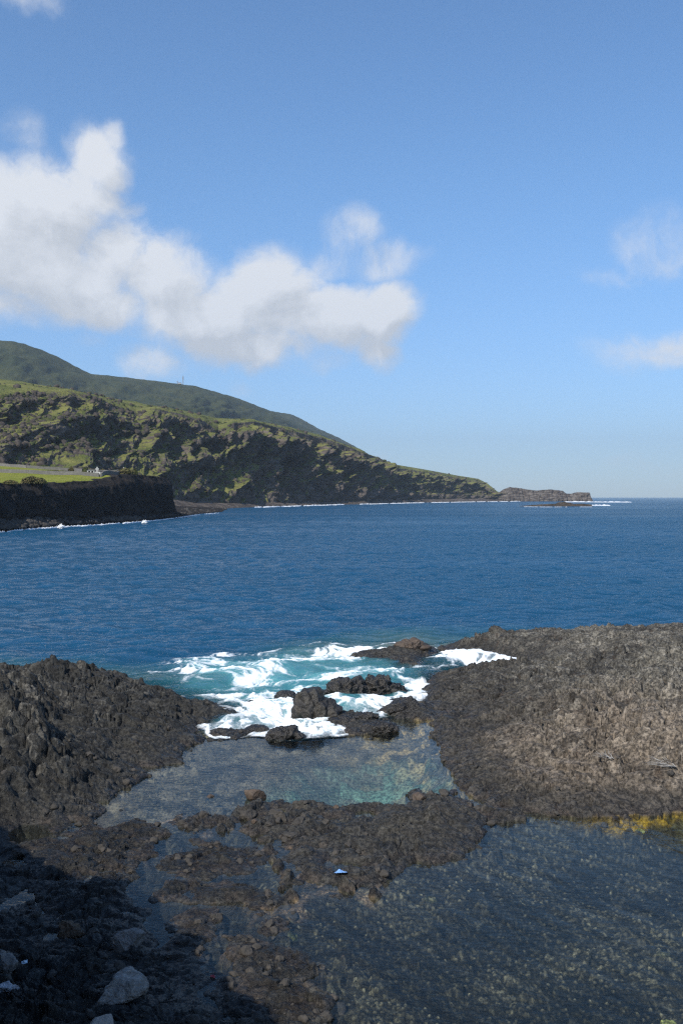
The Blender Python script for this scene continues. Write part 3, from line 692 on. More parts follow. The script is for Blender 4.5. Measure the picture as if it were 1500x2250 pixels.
def hillside():
    k = [-900, -300, 0, 200, 330, 430, 500, 600, 700, 800, 830, 900, 1000, 1060, 1092]
    px = np.concatenate([np.linspace(-900, -40, 160)[:-1], np.linspace(-40, 1094, 1500)])
    Yw = table(k, [360, 390, 420, 450, 520, 590, 692, 840, 975, 1100, 1165, 1360, 1590, 1700, 1760], px)
    Yf = table(k, [400, 430, 450, 490, 570, 680, 750, 880, 1010, 1140, 1215, 1430, 1650, 1750, 1790], px)
    zf = table(k, [14, 14, 14, 12, 9, 4, 3.5, 3, 3, 3, 4, 4, 5, 5, 3], px)
    Yr = table(k, [600, 580, 600, 680, 760, 830, 880, 990, 1120, 1230, 1340, 1570, 1780, 1860, 1830], px)
    rp = table([-900, -300, 0, 60, 150, 210, 260, 300, 340, 400, 450, 480, 510, 560, 620, 700, 760, 800, 830, 870, 930, 1000, 1050, 1070, 1092],
               [810, 850, 868, 862, 858, 872, 893, 905, 897, 910, 926, 948, 930, 926, 942, 960, 980, 996, 1006, 1028, 1037, 1049, 1058, 1068, 1082], px)
    Yg = Yr + table(k, [170, 170, 170, 160, 150, 150, 140, 130, 110, 90, 90, 90, 80, 60, 20], px)
    gp = table([-900, -300, 0, 50, 100, 180, 240, 300, 330, 420, 470, 550, 640, 700, 750, 790, 810, 870, 930, 1000, 1050, 1070, 1092],
               [780, 812, 833, 838, 852, 868, 875, 882, 893, 905, 918, 922, 940, 955, 975, 986, 999, 1021, 1031, 1044, 1052, 1062, 1080], px)
    u = (px - 750) / F
    zr = CAMZ + (HZ - rp) / F * Yr; zg = CAMZ + (HZ - gp) / F * Yg
    xf, yf = u * Yf, Yf
    s = np.concatenate([[0], np.cumsum(np.hypot(np.diff(xf), np.diff(yf)))])
    rows = []; BARE = []
    # beach
    for t in np.linspace(0, 1, 14)[:-1]:
        y = Yw + (Yf - Yw) * t; z = -1 + (zf + 1) * min(1, t * 1.3) ** .8
        rows.append((u * y, y, z * np.ones_like(y))); BARE.append(np.full(px.shape, 1.0))
    nt_ = 300
    for t in np.linspace(0, 1, nt_):
        # benches and cliffs
        ph = 1.6 * perlin(s / 160, s * 0 + .3, 201) + .6 * perlin(s / 40, s * 0 + t, 202)
        n = 4
        g = t - .78 / (2 * math.pi * n) * np.sin(2 * math.pi * (n * t + ph))
        g = np.clip(g, 0, 1) * (1 - sstep(.93, 1, t)) + t * sstep(.93, 1, np.array(t))
        y = Yf + (Yr - Yf) * t
        z = zf + (zr - zf) * g
        win = (t ** .4) * (1 - sstep(.80, 1.0, np.array(t)) * .95)
        sk = s + 70 * (1 - t)
        # spurs stand out less where the coast runs far
        gul = ridged(sk / 85, t * 1.3 + 0 * s, 203, 3)
        disp = win * (34 * (gul - .5) + 15 * fbm(sk / 34, t * 3.5 + 0 * s, 204, 3) + 8.0 * (ridged(s / 13, t * 9 + 0 * s, 205, 4) - .5) + 3.2 * fbm(s / 5, t * 26 + 0 * s, 206, 2))
        sc = np.clip(Yf / 900, .6, 1.1)
        disp = disp * sc
        rows.append((u * y + .82 * disp, y - .57 * disp, z + .18 * disp)); BARE.append(.10 * perlin(s / 50, t * 6 + 0 * s, 208) + .42 * sstep(.35, .0, np.array(t)) * sstep(500, 800, px * 1.0) + .05)
    lastx, lasty, lastz = rows[-1]
    for t in np.linspace(0, 1, 24)[1:]:
        y = lasty + (Yg - lasty) * t; x = lastx + (u * Yg - lastx) * t
        z = lastz + (zg - lastz) * (t ** .75) + 1.2 * fbm(s / 40, t * 3 + 0 * s, 209, 3) * math.sin(math.pi * t)
        rows.append((x, y, z)); BARE.append(np.full(px.shape, -.5))
    lx, ly, lz = rows[-1]
    for t in (30, 90, 200, 400):
        rows.append((lx + u * t, ly + t, lz - t * .10)); BARE.append(np.full(px.shape, -.4))
    A = np.array(rows, f32)
    bare = np.array(BARE, f32)
    m = hill_mat('hillside', (.10, .118, .032), (.20, .195, .060), (.080, .066, .056), (.165, .134, .108), lo=.68, hi=.86)
    global SLOPE; SLOPE = A[16:330]
    loft('coastal_hillside', (A[:, 0], A[:, 1], A[:, 2]), m, {'bare': bare})

def mountain(name, k, ys_, ps, base, x0, x1, n, amp, seed, mat):
    px = np.linspace(x0, x1, n); u = (px - 750) / F
    Yr = table(k, ys_, px); rp = table(k, ps, px); zr = CAMZ + (HZ - rp) / F * Yr
    ker = np.ones(9) / 9
    zr = np.convolve(np.pad(zr, 4, 'edge'), ker, 'valid')
    xr = u * Yr; s = np.concatenate([[0], np.cumsum(np.hypot(np.diff(xr), np.diff(Yr)))])
    rows = []
    for t in np.linspace(0, 1, 150):
        y = Yr * (1 - t) + base[0] * t if False else Yr - (Yr - base[0]) * t
        z = base[1] + (zr - base[1]) * (1 - t) ** 1.15
        win = sstep(0, .25, np.array(t))
        gul = ridged((s + 500 * t) / 330, t * 1.2 + 0 * s, seed, 4)
        d = amp * (win * 1.0 + .0) * ((gul - .5) + .5 * fbm(s / 120, t * 7 + 0 * s, seed + 1, 4)) + 3 * fbm(s / 30, t * 20 + 0 * s, seed + 2, 3)
        rows.append((u * y + .3 * d, y - .5 * d, z + .45 * d))
    rows = rows[::-1]
    lx, ly, lz = rows[-1]
    for t in (60, 200, 600): rows.append((lx + u * t, ly + t, lz - t * .3))
    A = np.array(rows, f32)
    loft(name, (A[:, 0], A[:, 1], A[:, 2]), mat, {'bare': np.full(A[:, 0].shape, -.12, f32)})

hillside()
mm = hill_mat('mountain', (.034, .046, .020), (.062, .068, .028), (.026, .026, .022), (.045, .040, .032), scale=.35, lo=.35, hi=.6, bumpd=3)
mountain('mountain', [-1200, -300, 0, 30, 60, 100, 130, 165, 200, 240, 300, 350, 390, 430, 460, 520, 600, 660, 745],
         [2100, 2350, 2500, 2520, 2550, 2600, 2650, 2700, 2750, 2800, 2850, 2900, 2950, 3000, 3050, 3150, 3300, 3400, 3500],
         [690, 725, 748, 750, 757, 772, 785, 804, 822, 825, 832, 838, 843, 848, 857, 874, 905, 935, 975], (1150, 50), -1200, 745, 700, 55, 301, mm)
mountain('far_mountain', [500, 560, 600, 640, 665, 700, 745, 800, 860], [3900, 3950, 4000, 4100, 4150, 4250, 4400, 4500, 4600],
         [895, 898, 904, 910, 922, 942, 962, 992, 1030], (2300, 20), 500, 860, 260, 50, 311, mm)

# platform with the dark sea cliff
PB = [(-2200, 1400), (-900, 1250), (-500, 1210), (-250, 1188), (0, 1170), (60, 1163), (130, 1158), (200, 1154), (300, 1147), (360, 1141), (388, 1137)]
def platform():
    pts = [at(x, y) for x, y in PB] + [at(405, 1133.5), at(440, 1129), (at(488, 1125)), at(497, 1119)]
    pxs = [p[0] for p in PB] + [405, 440, 488, 497]
    P = np.array(pts, f32); d = np.concatenate([[0], np.cumsum(np.hypot(*np.diff(P, axis=0).T))])
    s = np.concatenate([np.linspace(0, d[3], 60)[:-1], np.arange(d[3], d[-1], .45)]).astype(f32)
    bx = np.interp(s, d, P[:, 0]); by = np.interp(s, d, P[:, 1]); pq = np.interp(s, d, pxs)
    top = np.interp(pq, [-2200, -500, 0, 100, 200, 240, 270, 300, 340, 402, 404, 430, 446, 452, 497], [12, 11.5, 11.2, 11.5, 12.2, 12.8, 13.8, 15.0, 15.6, 15.6, 8.8, 8.6, 8.4, 3.2, 2.6])
    rub = np.interp(pq, [-2200, 0, 300, 380, 402, 414, 497], [3, 3.2, 3, 2.5, 4, 20, 30])
    rows = []; BR = []
    nx, ny = -.93, .37
    cap = sstep(-.1, .25, np.array(1.0)) * np.interp(pq, [0, 225, 285, 300], [0, 0, .15, 1])
    for off, z in [(-6, -1.5), (-.5, -.3), (.4, .3)]:
        rows.append((bx + nx * off, by + ny * off, z + 0 * s)); BR.append(1 + 0 * s)
    for t in np.linspace(.05, 1, 10):
        rows.append((bx + nx * rub * t + .5 * perlin(s / 2, s * 0 + t * 9, 401), by + ny * rub * t, .4 + 1.9 * t + .5 * perlin(s / 1.5, s * 0 + t * 6, 402))); BR.append(1 + 0 * s)
    for t in np.linspace(0, 1, 40):
        dsp = (2.2 * fbm(s / 9, s * 0 + t * 1.2, 403, 3) + 1.5 * sstep(.6, 1, np.array(t)) * fbm(s / 4, s * 0 + t * 2, 410, 3) + .6 * ridged(s / 1.6, s * 0 + t * 1.0, 404, 3) + .35 * fbm(s / 1.2, s * 0 + t * 8, 405, 3)) * (1 - .4 * t)
        o_ = rub + 1.8 * t - dsp + 1.6 * sstep(.78, 1, np.array(t))
        rows.append((bx + nx * o_, by + ny * o_, 2.4 + (top - 2.4) * t + 0 * s)); BR.append(1 + 0 * s)
    for k_, off in enumerate([.6, 1.5, 3, 5, 8, 12, 17, 23, 30, 38, 48, 60, 75, 95, 120, 160, 220]):
        ww = rub + 3.4 + off
        lipn = (1.0 + 1.2 * fbm(s / 7, s * 0 + off / 6, 407, 3)) * np.exp(-off / 5)
        zz = top + .9 * np.exp(-off / 6) * fbm(s / 9, s * 0 + off / 7, 409, 4) + .056 * off * np.interp(pq, [-2200, 250, 402, 405, 430, 497], [1.15, 1.15, 1.1, .2, .1, .05]) + .35 * fbm(s / 8, s * 0 + off / 8, 406, 3) * min(1, off / 6) - .5 * lipn * .3
        rows.append((bx + nx * ww, by + ny * ww, zz)); BR.append(np.maximum(cap * (1 - sstep(14, 40, np.array(off)) * .5), 1 - sstep(.5, 5, np.array(off + 2.5 * perlin(s / 5, s * 0 + .5, 408)))) - .15)
    A = np.array(rows, f32)
    m = hill_mat('platform', (.20, .22, .032), (.27, .27, .055), (.022, .020, .019), (.040, .034, .030), scale=3.0, lo=.35, hi=.6, bumpd=.5)
    return loft('sea_cliff_platform', (A[:, 0], A[:, 1], A[:, 2]), m, {'bare': np.array(BR, f32)})
plat = platform()

# headland with basalt columns and the low islet before it
def cape(name, px0, px1, Y0, D, kx, kp, mat, colamp, n=420, foot=3.0, seed=500, bare=1.0):
    px = np.linspace(px0, px1, n); u = (px - 750) / F
    top = CAMZ + (HZ - np.interp(px, kx, kp)) / F * (Y0 + foot + 6)
    top = top.astype(f32)
    s = (u * Y0).astype(f32)
    rows = []
    for z in (-3, -.4): rows.append((u * (Y0 - 2), Y0 - 2 + 0 * s, z + 0 * s))
    for t in np.linspace(0, 1, 36):
        d = colamp * (ridged(s / (colamp * 2.2), s * 0 + t * .5, seed, 2) + .8 * fbm(s / (colamp * 8), s * 0 + t * 1.5, seed + 1, 3) + .3 * fbm(s / colamp, t * 6 + 0 * s, seed + 2, 3))
        y = Y0 + foot * t + 3 * t - d
        endc = np.minimum(1, np.minimum((px - px0) / ((px1 - px0) * .02), (px1 - px) / ((px1 - px0) * .02)))
        rows.append((s + .4 * d, y, -.4 + (top + .4) * t * np.clip(endc, .02, 1)))
    lx, ly, lz = rows[-1]
    for t in np.linspace(0, 1, 14)[1:]:
        rows.append((lx + u * D * t, ly + D * t, lz + (top * .12) * math.sin(math.pi * min(1, t * 1.2)) * .3 + .12 * colamp * perlin(s / 5, t * 5 + 0 * s, seed + 3) - max(0, t - .6) * 2.5 * top))
    A = np.array(rows, f32)
    o = loft(name, (A[:, 0], A[:, 1], A[:, 2]), mat, {'bare': np.full(A[:, 0].shape, bare, f32)})
    return o
hm = hill_mat('headland', (.10, .11, .03), (.12, .12, .04), (.075, .060, .050), (.19, .165, .14), lo=1.2, hi=1.4, bumpd=1.5)
cape('headland', 1062, 1303, 1800, 90, [1062, 1085, 1100, 1113, 1120, 1135, 1150, 1165, 1180, 1200, 1215, 1235, 1246, 1256, 1270, 1296, 1303], [1093, 1086, 1081, 1073.5, 1071, 1072.5, 1074, 1077, 1078.5, 1076.5, 1076.3, 1079, 1085, 1085.5, 1082, 1083, 1088], hm, 4.0, foot=10, bare=.55)
im = hill_mat('islet', (.10, .11, .03), (.12, .12, .04), (.060, .048, .036), (.12, .095, .07), lo=1.2, hi=1.4, bumpd=1.0, scale=2)
isl = cape('islet', 1138, 1306, 850, 22, [1138, 1150, 1170, 1200, 1222, 1228, 1240, 1255, 1262, 1280, 1300, 1306], [1112.3, 1111.5, 1109.5, 1108, 1107, 1104.2, 1103.2, 1105, 1107.5, 1107, 1108.5, 1112.0], im, .7, foot=2, seed=520)

# ---------------------------------------------------------------- bluff the viewer stands on: off the frame, it throws the shade at the lower left
def bluff():
    # top edge of the bluff, a rough wall of rock dropping to the shelf
    E = [(9, -3.5), (4, -3), (0.5, -1.5), (-1.85, 2.95), (-2.95, 6.75), (-4.25, 10.05), (-5.75, 12.45), (-6.95, 14.85), (-8.15, 15.75), (-9.65, 16.55), (-11.35, 18.75), (-13.45, 23.65), (-18.35, 28.55), (-29.35, 35.55)]
    P = np.array(E, f32); d = np.concatenate([[0], np.cumsum(np.hypot(*np.diff(P, axis=0).T))])
    s = np.arange(0, d[-1], .12).astype(f32)
    bx = np.interp(s, d, P[:, 0]); by = np.interp(s, d, P[:, 1])
    nx, ny = .75, .66
    rows = []
    for t in np.linspace(0, 1, 60):
        dd = .5 * fbm(s / 1.8, s * 0 + t * 4, 601, 4) + .25 * ridged(s / .8, s * 0 + t * 7, 602, 3)
        o_ = .45 * (1 - t) + dd - .55
        rows.append((bx + nx * o_, by + ny * o_, -.6 + 6.9 * t + 0 * s + .35 * perlin(s / 1.2, s * 0, 603) * t))
    for off in (.6, 2, 5, 10, 20, 60):
        rows.append((bx - nx * off, by - ny * off, 6.4 + .2 * perlin(s / 2, s * 0 + off, 604)))
    A = np.array(rows, f32)
    m = stone_mat('bluff_rock', (.06, .055, .05), (.10, .09, .08), 1.2, basis='pos')
    o = loft('bluff', (A[:, 0], A[:, 1], A[:, 2]), m); return o
bluff()
# ---------------------------------------------------------------- loose rocks
def rock_mesh(name, blobs, seed, sub=5, rough=.06, cuts=0, cutd=.75, fscale=2.5, ridge=.0):
    """star-shaped union of rounded masses, planed by a few breaks, then weathered. blobs: (cx,cy,cz,rx,ry,rz)"""
    bm = bmesh.new(); bmesh.ops.create_icosphere(bm, subdivisions=sub, radius=1.0)
    rnd = random.Random(seed)
    size = max(max(abs(b[0]) + b[3], abs(b[1]) + b[4], abs(b[2]) + b[5]) for b in blobs)
    planes = []
    for _ in range(cuts):
        n = Vector((rnd.uniform(-1, 1), rnd.uniform(-1, 1), rnd.uniform(-.5, 1))).normalized()
        planes.append((n, rnd.uniform(cutd, 1.0)))
    off = Vector((seed * 3.1, seed * 1.7, seed * .7))
    for v in bm.verts:
        dn = v.co.normalized(); r = 0
        for (cx_, cy_, cz_, rx, ry, rz) in blobs:
            o = Vector((-cx_ / rx, -cy_ / ry, -cz_ / rz)); dd = Vector((dn.x / rx, dn.y / ry, dn.z / rz))
            A = dd.dot(dd); B = 2 * o.dot(dd); Cc = o.dot(o) - 1; D = B * B - 4 * A * Cc
            if D > 0: r = max(r, (-B + math.sqrt(D)) / (2 * A))
        r = max(r, size * .15)
        p = dn * r
        for n, dcut in planes:
            ext = math.sqrt(sum((n[i] * (max(abs(b[i]) + b[i + 3] for b in blobs))) ** 2 for i in range(3))) * dcut
            k = p.dot(n)
            if k > ext: p = p - n * (k - ext) * .93
        q = p / size * fscale + off
        nn = mnoise.fractal(q, .85, 2.1, 6, noise_basis='PERLIN_ORIGINAL') + .35 * (mnoise.voronoi(q * 1.6)[0][1] - mnoise.voronoi(q * 1.6)[0][0] - .4)
        n2 = 1 - abs(mnoise.noise(q * 1.7)) * 2
        p = p + dn * size * (1.6 * rough * nn + ridge * (n2 - .5) * .8)
        v.co = p
    me = bpy.data.meshes.new(name); bm.to_mesh(me); bm.free()
    return me

M_wet = stone_mat('wet_boulder', (.016, .015, .014), (.046, .039, .030), 3.5, .36, .6, .05, spec=.5)
M_main = stone_mat('olive_topped_boulder', (.022, .020, .018), (.060, .050, .033), 2.5, .45, .5, .05, spec=.5)
M_dry = stone_mat('dry_boulder', (.050, .046, .041), (.085, .075, .064), 5, .85, .6, .02)
M_brown = stone_mat('brown_boulder', (.085, .062, .045), (.06, .048, .04), 5, .6, .6, .01)
M_pale = stone_mat('pale_block', (.30, .285, .26), (.13, .12, .105), 5, .9, .75, .03)
M_rust = stone_mat('rust_block', (.14, .10, .068), (.07, .055, .042), 5, .9, .75, .03)
M_grey = stone_mat('grey_block', (.20, .19, .18), (.085, .08, .075), 6, .9, .7, .03)
M_white = stone_mat('white_block', (.52, .53, .56), (.16, .16, .17), 9, .9, .6, .03)
M_sand = stone_mat('tan_block', (.34, .30, .26), (.24, .21, .18), 6, .9, .5, .02)

def put_rock(name, px, py, W, blobs, mat, label, seed, rot=0, cat='rock', group=None, sink=.0, **kw):
    kw.setdefault('sub', 6 if W > 48 else 5)
    """W = width in photo pixels of the widest mass; blobs in units of that half width; foot of the rock at (px, py)"""
    p = ground(px, py); hw = W / 2 / F * p.y
    me = rock_mesh(name, [tuple(c * hw for c in b) for b in blobs], seed, **kw)
    o = link(name, me, mat); o.location = (p.x, p.y + hw * .5, p.z + sink * hw); o.rotation_euler = (0, 0, rot)
    return tag(o, label, cat, group)

G = 'boulders standing in the surf'
put_rock('boulder', 692, 1585, 110, [(-.35, 0, .35, .55, .6, .95), (-.1, .1, .55, .5, .55, .75), (.35, .05, .2, .75, .7, .62), (-.5, -.1, .5, .38, .45, .72), (.8, 0, -.05, .7, .6, .35)], M_main,
         'tallest dark boulder with a cleft olive-brown top, standing in the white surf', 11, 0, 'boulder', G, fscale=2.2, rough=.07, ridge=.10, cuts=7, cutd=.78)
put_rock('boulder', 762, 1531, 95, [(0, 0, .2, 1, .8, .62), (.3, .1, .35, .6, .6, .55), (-.55, 0, .0, .7, .6, .42)], M_wet,
         'broad black rounded boulder behind the tallest boulder, turquoise water beyond it', 12, 0, 'boulder', G, fscale=2.8, rough=.09, ridge=.14, cuts=8, cutd=.78)
put_rock('boulder', 836, 1527, 100, [(-.15, 0, .2, .85, .7, .55), (.4, 0, .05, .75, .55, .38), (.85, 0, -.05, .35, .35, .25)], M_wet,
         'long black boulder tapering right towards the small waterfall', 13, .1, 'boulder', G, fscale=3.0, rough=.09, ridge=.14, cuts=8, cutd=.78)
put_rock('boulder', 627, 1541, 52, [(0, 0, .1, 1, .8, .75), (.3, 0, .2, .7, .6, .6)], M_wet, 'small rounded black boulder just left behind the tallest boulder', 14, 0, 'boulder', G, rough=.05)
put_rock('boulder', 556, 1551, 40, [(0, 0, .0, 1.1, .8, .45), (.4, 0, .15, .5, .5, .42), (-.6, 0, .05, .4, .4, .35)], M_wet, 'low ragged black rock poking out at the back of the white surf', 15, 0, 'boulder', G, rough=.1, cuts=4)
put_rock('boulder', 634, 1568, 22, [(0, 0, .1, 1, .8, .6)], M_wet, 'smallest dark stone in the white foam left of the tallest boulder', 16, 0, 'boulder', G, sub=4, rough=.05)
put_rock('boulder', 626, 1625, 86, [(-.2, 0, .1, .8, .6, .42), (.25, 0, .2, .5, .5, .40), (.65, 0, .0, .4, .4, .30), (-.8, -.1, -.05, .4, .4, .25)], M_wet,
         'humped black boulder at the near edge of the foam, above the calm pool', 17, 0, 'boulder', G, rough=.06, ridge=.08, cuts=5, cutd=.8)
put_rock('boulder', 563, 1608, 56, [(0, 0, .05, 1, .7, .38), (-.2, 0, .12, .6, .5, .34)], M_wet, 'flat black boulder awash in foam, left of the humped one', 18, 0, 'boulder', G, rough=.05)
put_rock('boulder', 836, 1612, 78, [(0, 0, .1, 1.05, .6, .45), (-.6, 0, .08, .5, .5, .4), (.6, 0, .1, .45, .45, .38)], M_wet, 'long low brown-black rock dividing the surf from the calm pool', 19, .05, 'boulder', G, rough=.09, ridge=.05)
put_rock('boulder', 895, 1566, 90, [(0, 0, .05, 1.0, .6, .36), (-.7, 0, .05, .35, .4, .3), (.15, .1, .25, .35, .35, .38)], M_wet, 'low lumpy rock below the waterfall, against the right-hand shore', 20, .0, 'boulder', G, rough=.1, ridge=.06)
put_rock('boulder', 748, 1592, 60, [(0, 0, .05, 1.1, .7, .34), (.5, .1, .1, .6, .5, .32)], M_wet, 'wet flat rock spreading right from the foot of the tallest boulder', 21, -.1, 'boulder', G, rough=.1, ridge=.06)
put_rock('boulder', 806, 1580, 50, [(0, 0, .05, 1.1, .7, .4)], M_wet, 'small brown wet rock in the gap between the surf and the pool', 22, 0, 'boulder', G, rough=.1)
put_rock('boulder', 905, 1424, 62, [(-.1, .2, .1, 1.1, .8, .42), (.2, .2, .2, .6, .6, .42), (.9, 0, -.05, .5, .4, .22)], M_brown, 'olive-brown hump of rock at the seaward edge of the reef', 23, 0, 'boulder', 'reef rocks', rough=.08, ridge=.04)
put_rock('rock', 558, 1756, 52, [(0, 0, .25, .9, .7, .62), (-.55, 0, .3, .5, .5, .6), (.6, 0, .0, .5, .4, .35)], M_brown, 'lone smooth brown rock standing in the calm middle pool', 24, -.25, 'rock', None, cuts=12, cutd=.42, rough=.03)

# blocks lying in the shade
put_rock('stone_block', 258, 2205, 136, [(0, 0, .15, 1.0, .75, .42), (.45, .25, .3, .55, .5, .32), (-.5, -.1, .05, .5, .5, .3)], M_pale, 'biggest pale angular slab lying in the shade', 31, .5, 'stone block', 'stone blocks fallen on the shelf', cuts=10, cutd=.42, rough=.05, sink=.12)
put_rock('stone_block', 278, 2090, 92, [(0, 0, .1, 1.0, .7, .5), (.2, .2, .2, .7, .5, .4)], M_grey, 'grey-brown angular block at the edge of the dark pool', 32, .3, 'stone block', 'stone blocks fallen on the shelf', cuts=9, cutd=.42, rough=.05, sink=.1)
put_rock('stone_block', 152, 2062, 98, [(0, 0, .1, 1.0, .6, .45), (-.3, 0, .1, .6, .5, .38)], M_rust, 'rusty brown wide block, farthest left of the two behind the pale slab', 33, .1, 'stone block', 'stone blocks fallen on the shelf', cuts=9, cutd=.42, rough=.07, sink=.1)
put_rock('stone_block', 6, 2134, 56, [(0, 0, .3, 1.0, .8, .8), (-.4, 0, .6, .7, .6, .8)], M_grey, 'rounded grey boulder at the left edge beside the pale cup', 34, 0, 'stone block', 'stone blocks fallen on the shelf', cuts=3, rough=.06)
put_rock('stone_block', 10, 2185, 62, [(0, 0, .1, 1.0, .6, .36), (.3, .2, .2, .6, .4, .32)], M_white, 'whitish rough stone at the left edge below the grey boulder', 35, .4, 'stone block', 'stone blocks fallen on the shelf', cuts=7, cutd=.42, rough=.08, sink=.1)
put_rock('stone_block', 218, 2275, 64, [(0, 0, .3, 1.0, .9, .75)], M_sand, 'tan squarish block cut by the bottom edge of the picture', 36, .1, 'stone block', 'stone blocks fallen on the shelf', cuts=12, cutd=.5, rough=.03, sink=.2)

# rounded stones on the rock bar between the pools and along the water's edge
BARS = [(921, 1757, 40, 'red-black rounded stone at the top of the rock bar, by the right-hand shore'), (612, 1800, 62, 'smooth wide grey boulder on the rock bar, left of its middle'), (545, 1798, 44, 'flat grey stone at the left end of the rock bar'),
        (655, 1812, 40, 'ridged dark boulder in the middle of the rock bar'), (705, 1778, 24, 'small round stone at the far edge of the rock bar'), (738, 1776, 18, 'tiny reddish stone beside the round one at the far edge of the rock bar'),
        (450, 1796, 34, 'dark pointed rock at the water left of the rock bar'), (588, 1816, 26, 'pale smooth stone on the near side of the rock bar'), (560, 1808, 22, 'small brown stone between two grey ones on the rock bar'),
        (975, 1748, 34, 'brown boulder where the rock bar meets the right-hand shore'), (640, 1842, 42, 'wide flat dark boulder in shallow water below the rock bar'), (1078, 1812, 22, 'low wet stone at the far corner of the big pool'),
        (462, 1752, 24, 'thin brown stone just breaking the surface of the middle pool'), (662, 1766, 18, 'thin dark stone awash beyond the rock bar')]
for i, (x, y, w, lb) in enumerate(BARS):
    low = i in (10, 12, 13)
    put_rock('rock', x, y, w, [(0, 0, .1, 1.0, .75, .25 if low else .58), (.3, .1, .1, .6, .5, .2 if low else .5)], M_brown if i in (0, 5, 8, 12) else M_dry, lb, 60 + i, (i * .7) % 3 - 1.5, 'rock', 'stones on the rock bar', sub=5, cuts=10, cutd=.5, rough=.06)
# unnamed cobbles: nobody could count them
def cobbles(name, n, seed, place, mat, smin, smax, label, sub=3, dome=.55):
    rnd = random.Random(seed); protos = []
    for k in range(6):
        me = rock_mesh('p', [(0, 0, 0, 1, .75, dome)], seed + k, sub=sub, rough=.10, cuts=12, cutd=.5, ridge=.1)
        protos.append((np.array([v.co[:] for v in me.vertices], f32), np.array([p.vertices[:] for p in me.polygons], np.int32))); bpy.data.meshes.remove(me)
    V = []; Fs = []; base = 0
    while len(V) < n:
        p = place(rnd)
        if p is None: continue
        vs_, fs = protos[rnd.randrange(6)]; s_ = smin + (smax - smin) * rnd.random() ** 3.5; a = rnd.random() * 6.28
        rot = np.array([[math.cos(a), -math.sin(a), 0], [math.sin(a), math.cos(a), 0], [0, 0, 1]], f32)
        V.append(vs_ @ rot.T * s_ + np.array(p, f32)); Fs.append(fs + base); base += len(vs_)
    V = np.concatenate(V); Fs = np.concatenate(Fs)
    me = bpy.data.meshes.new(name); me.vertices.add(len(V)); me.vertices.foreach_set('co', V.ravel())
    me.loops.add(Fs.size); me.loops.foreach_set('vertex_index', Fs.ravel()); me.polygons.add(len(Fs)); me.polygons.foreach_set('loop_start', np.arange(0, Fs.size, 3, dtype=np.int32)); me.update(calc_edges=True)
    o = link(name, me, mat); return tag(o, label, None, None, 'stuff')
def near_place(rnd):
    u = rnd.uniform(-.4, .4); Y_ = 14 * (52 / 14) ** rnd.random(); X_ = u * Y_
    j = int(np.clip(np.searchsorted(T_us, u), 1, len(T_us) - 1)); k = int(np.searchsorted(T_ys, Y_))
    dd = float(d_[k, j]); zz = float(Z[k, j])
    q = mnoise.noise(Vector((X_ * .5, Y_ * .5, 3)))
    if dd < -.25 or dd > 2.5 + q * 2 or zz < -.15 or rnd.random() > math.exp(-max(dd, 0) / 1.2) or q < -.25: return None
    return (X_, Y_, zz - .01)
cobbles('cobbles', 1100, 5, near_place, M_dry, .03, .17, 'dark loose cobbles strewn along the edges of the tide pools')
from mathutils.bvhtree import BVHTree
def bvh_of(o):
    me = o.data; return BVHTree.FromPolygons([v.co[:] for v in me.vertices], [p.vertices[:] for p in me.polygons])
platB = bvh_of(plat)
def hit(bv, px, py):
    dr = Vector(((px - 750) / F, 1, (HZ - py) / F)).normalized()
    h = bv.ray_cast(Vector((0, 0, CAMZ)), dr)[0]
    return h if h else hit(bv, px, py + 1.0)
def gz(x, y):
    h = platB.ray_cast(Vector((x, y, 200)), Vector((0, 0, -1)))[0]; return h.z if h else 12.0
def spit(rnd):
    px = rnd.uniform(-100, 500); py = np.interp(px, [-100, 0, 130, 300, 388, 405, 440, 488, 500], [1178, 1170, 1158, 1147, 1137, 1133, 1129, 1125, 1118]); x, y = at(px, py)
    w = np.interp(px, [0, 300, 385, 400, 500], [3.5, 4.5, 6, 24, 32]); t = rnd.random() * w
    X_, Y_ = x - .93 * t, y + .37 * t
    return (X_, Y_, np.interp(px, [-100, 380, 420], [.6, .8, .5]) + t / w * 1.7)
cobbles('beach_boulders', 1900, 15, spit, M_dry, .35, 1.3, 'dark boulders and rubble along the foot of the sea cliff')

def scrub_place(rnd):
    i = rnd.randrange(4, SLOPE.shape[0] - 4); j = rnd.randrange(40, SLOPE.shape[2] - 10)
    p = SLOPE[i, :, j]; q = SLOPE[i + 2, :, j]; r = SLOPE[i, :, j + 3]
    n = Vector((r - p).tolist()).cross(Vector((q - p).tolist())).normalized()
    if abs(n.z) < .45 or mnoise.noise(Vector((float(p[0]) / 30, float(p[1]) / 30, float(p[2]) / 12))) < -.12: return None
    return tuple(p.tolist())
M_scrub = stone_mat('scrub', (.045, .058, .020), (.085, .085, .035), .35, .95, .7, .3, spec=.1)
cobbles('scrub', 3800, 25, scrub_place, M_scrub, .7, 2.3, 'low scrub and bushes dotted over the coastal hillside', 2, .8)
M_screes = stone_mat('slope_rock', (.060, .050, .043), (.12, .10, .08), .35, .95, .7, .3, spec=.1)
cobbles('slope_rocks', 5200, 35, scrub_place, M_screes, .7, 3.4, 'brown boulders and outcrops scattered down the coastal hillside', 2, .7)

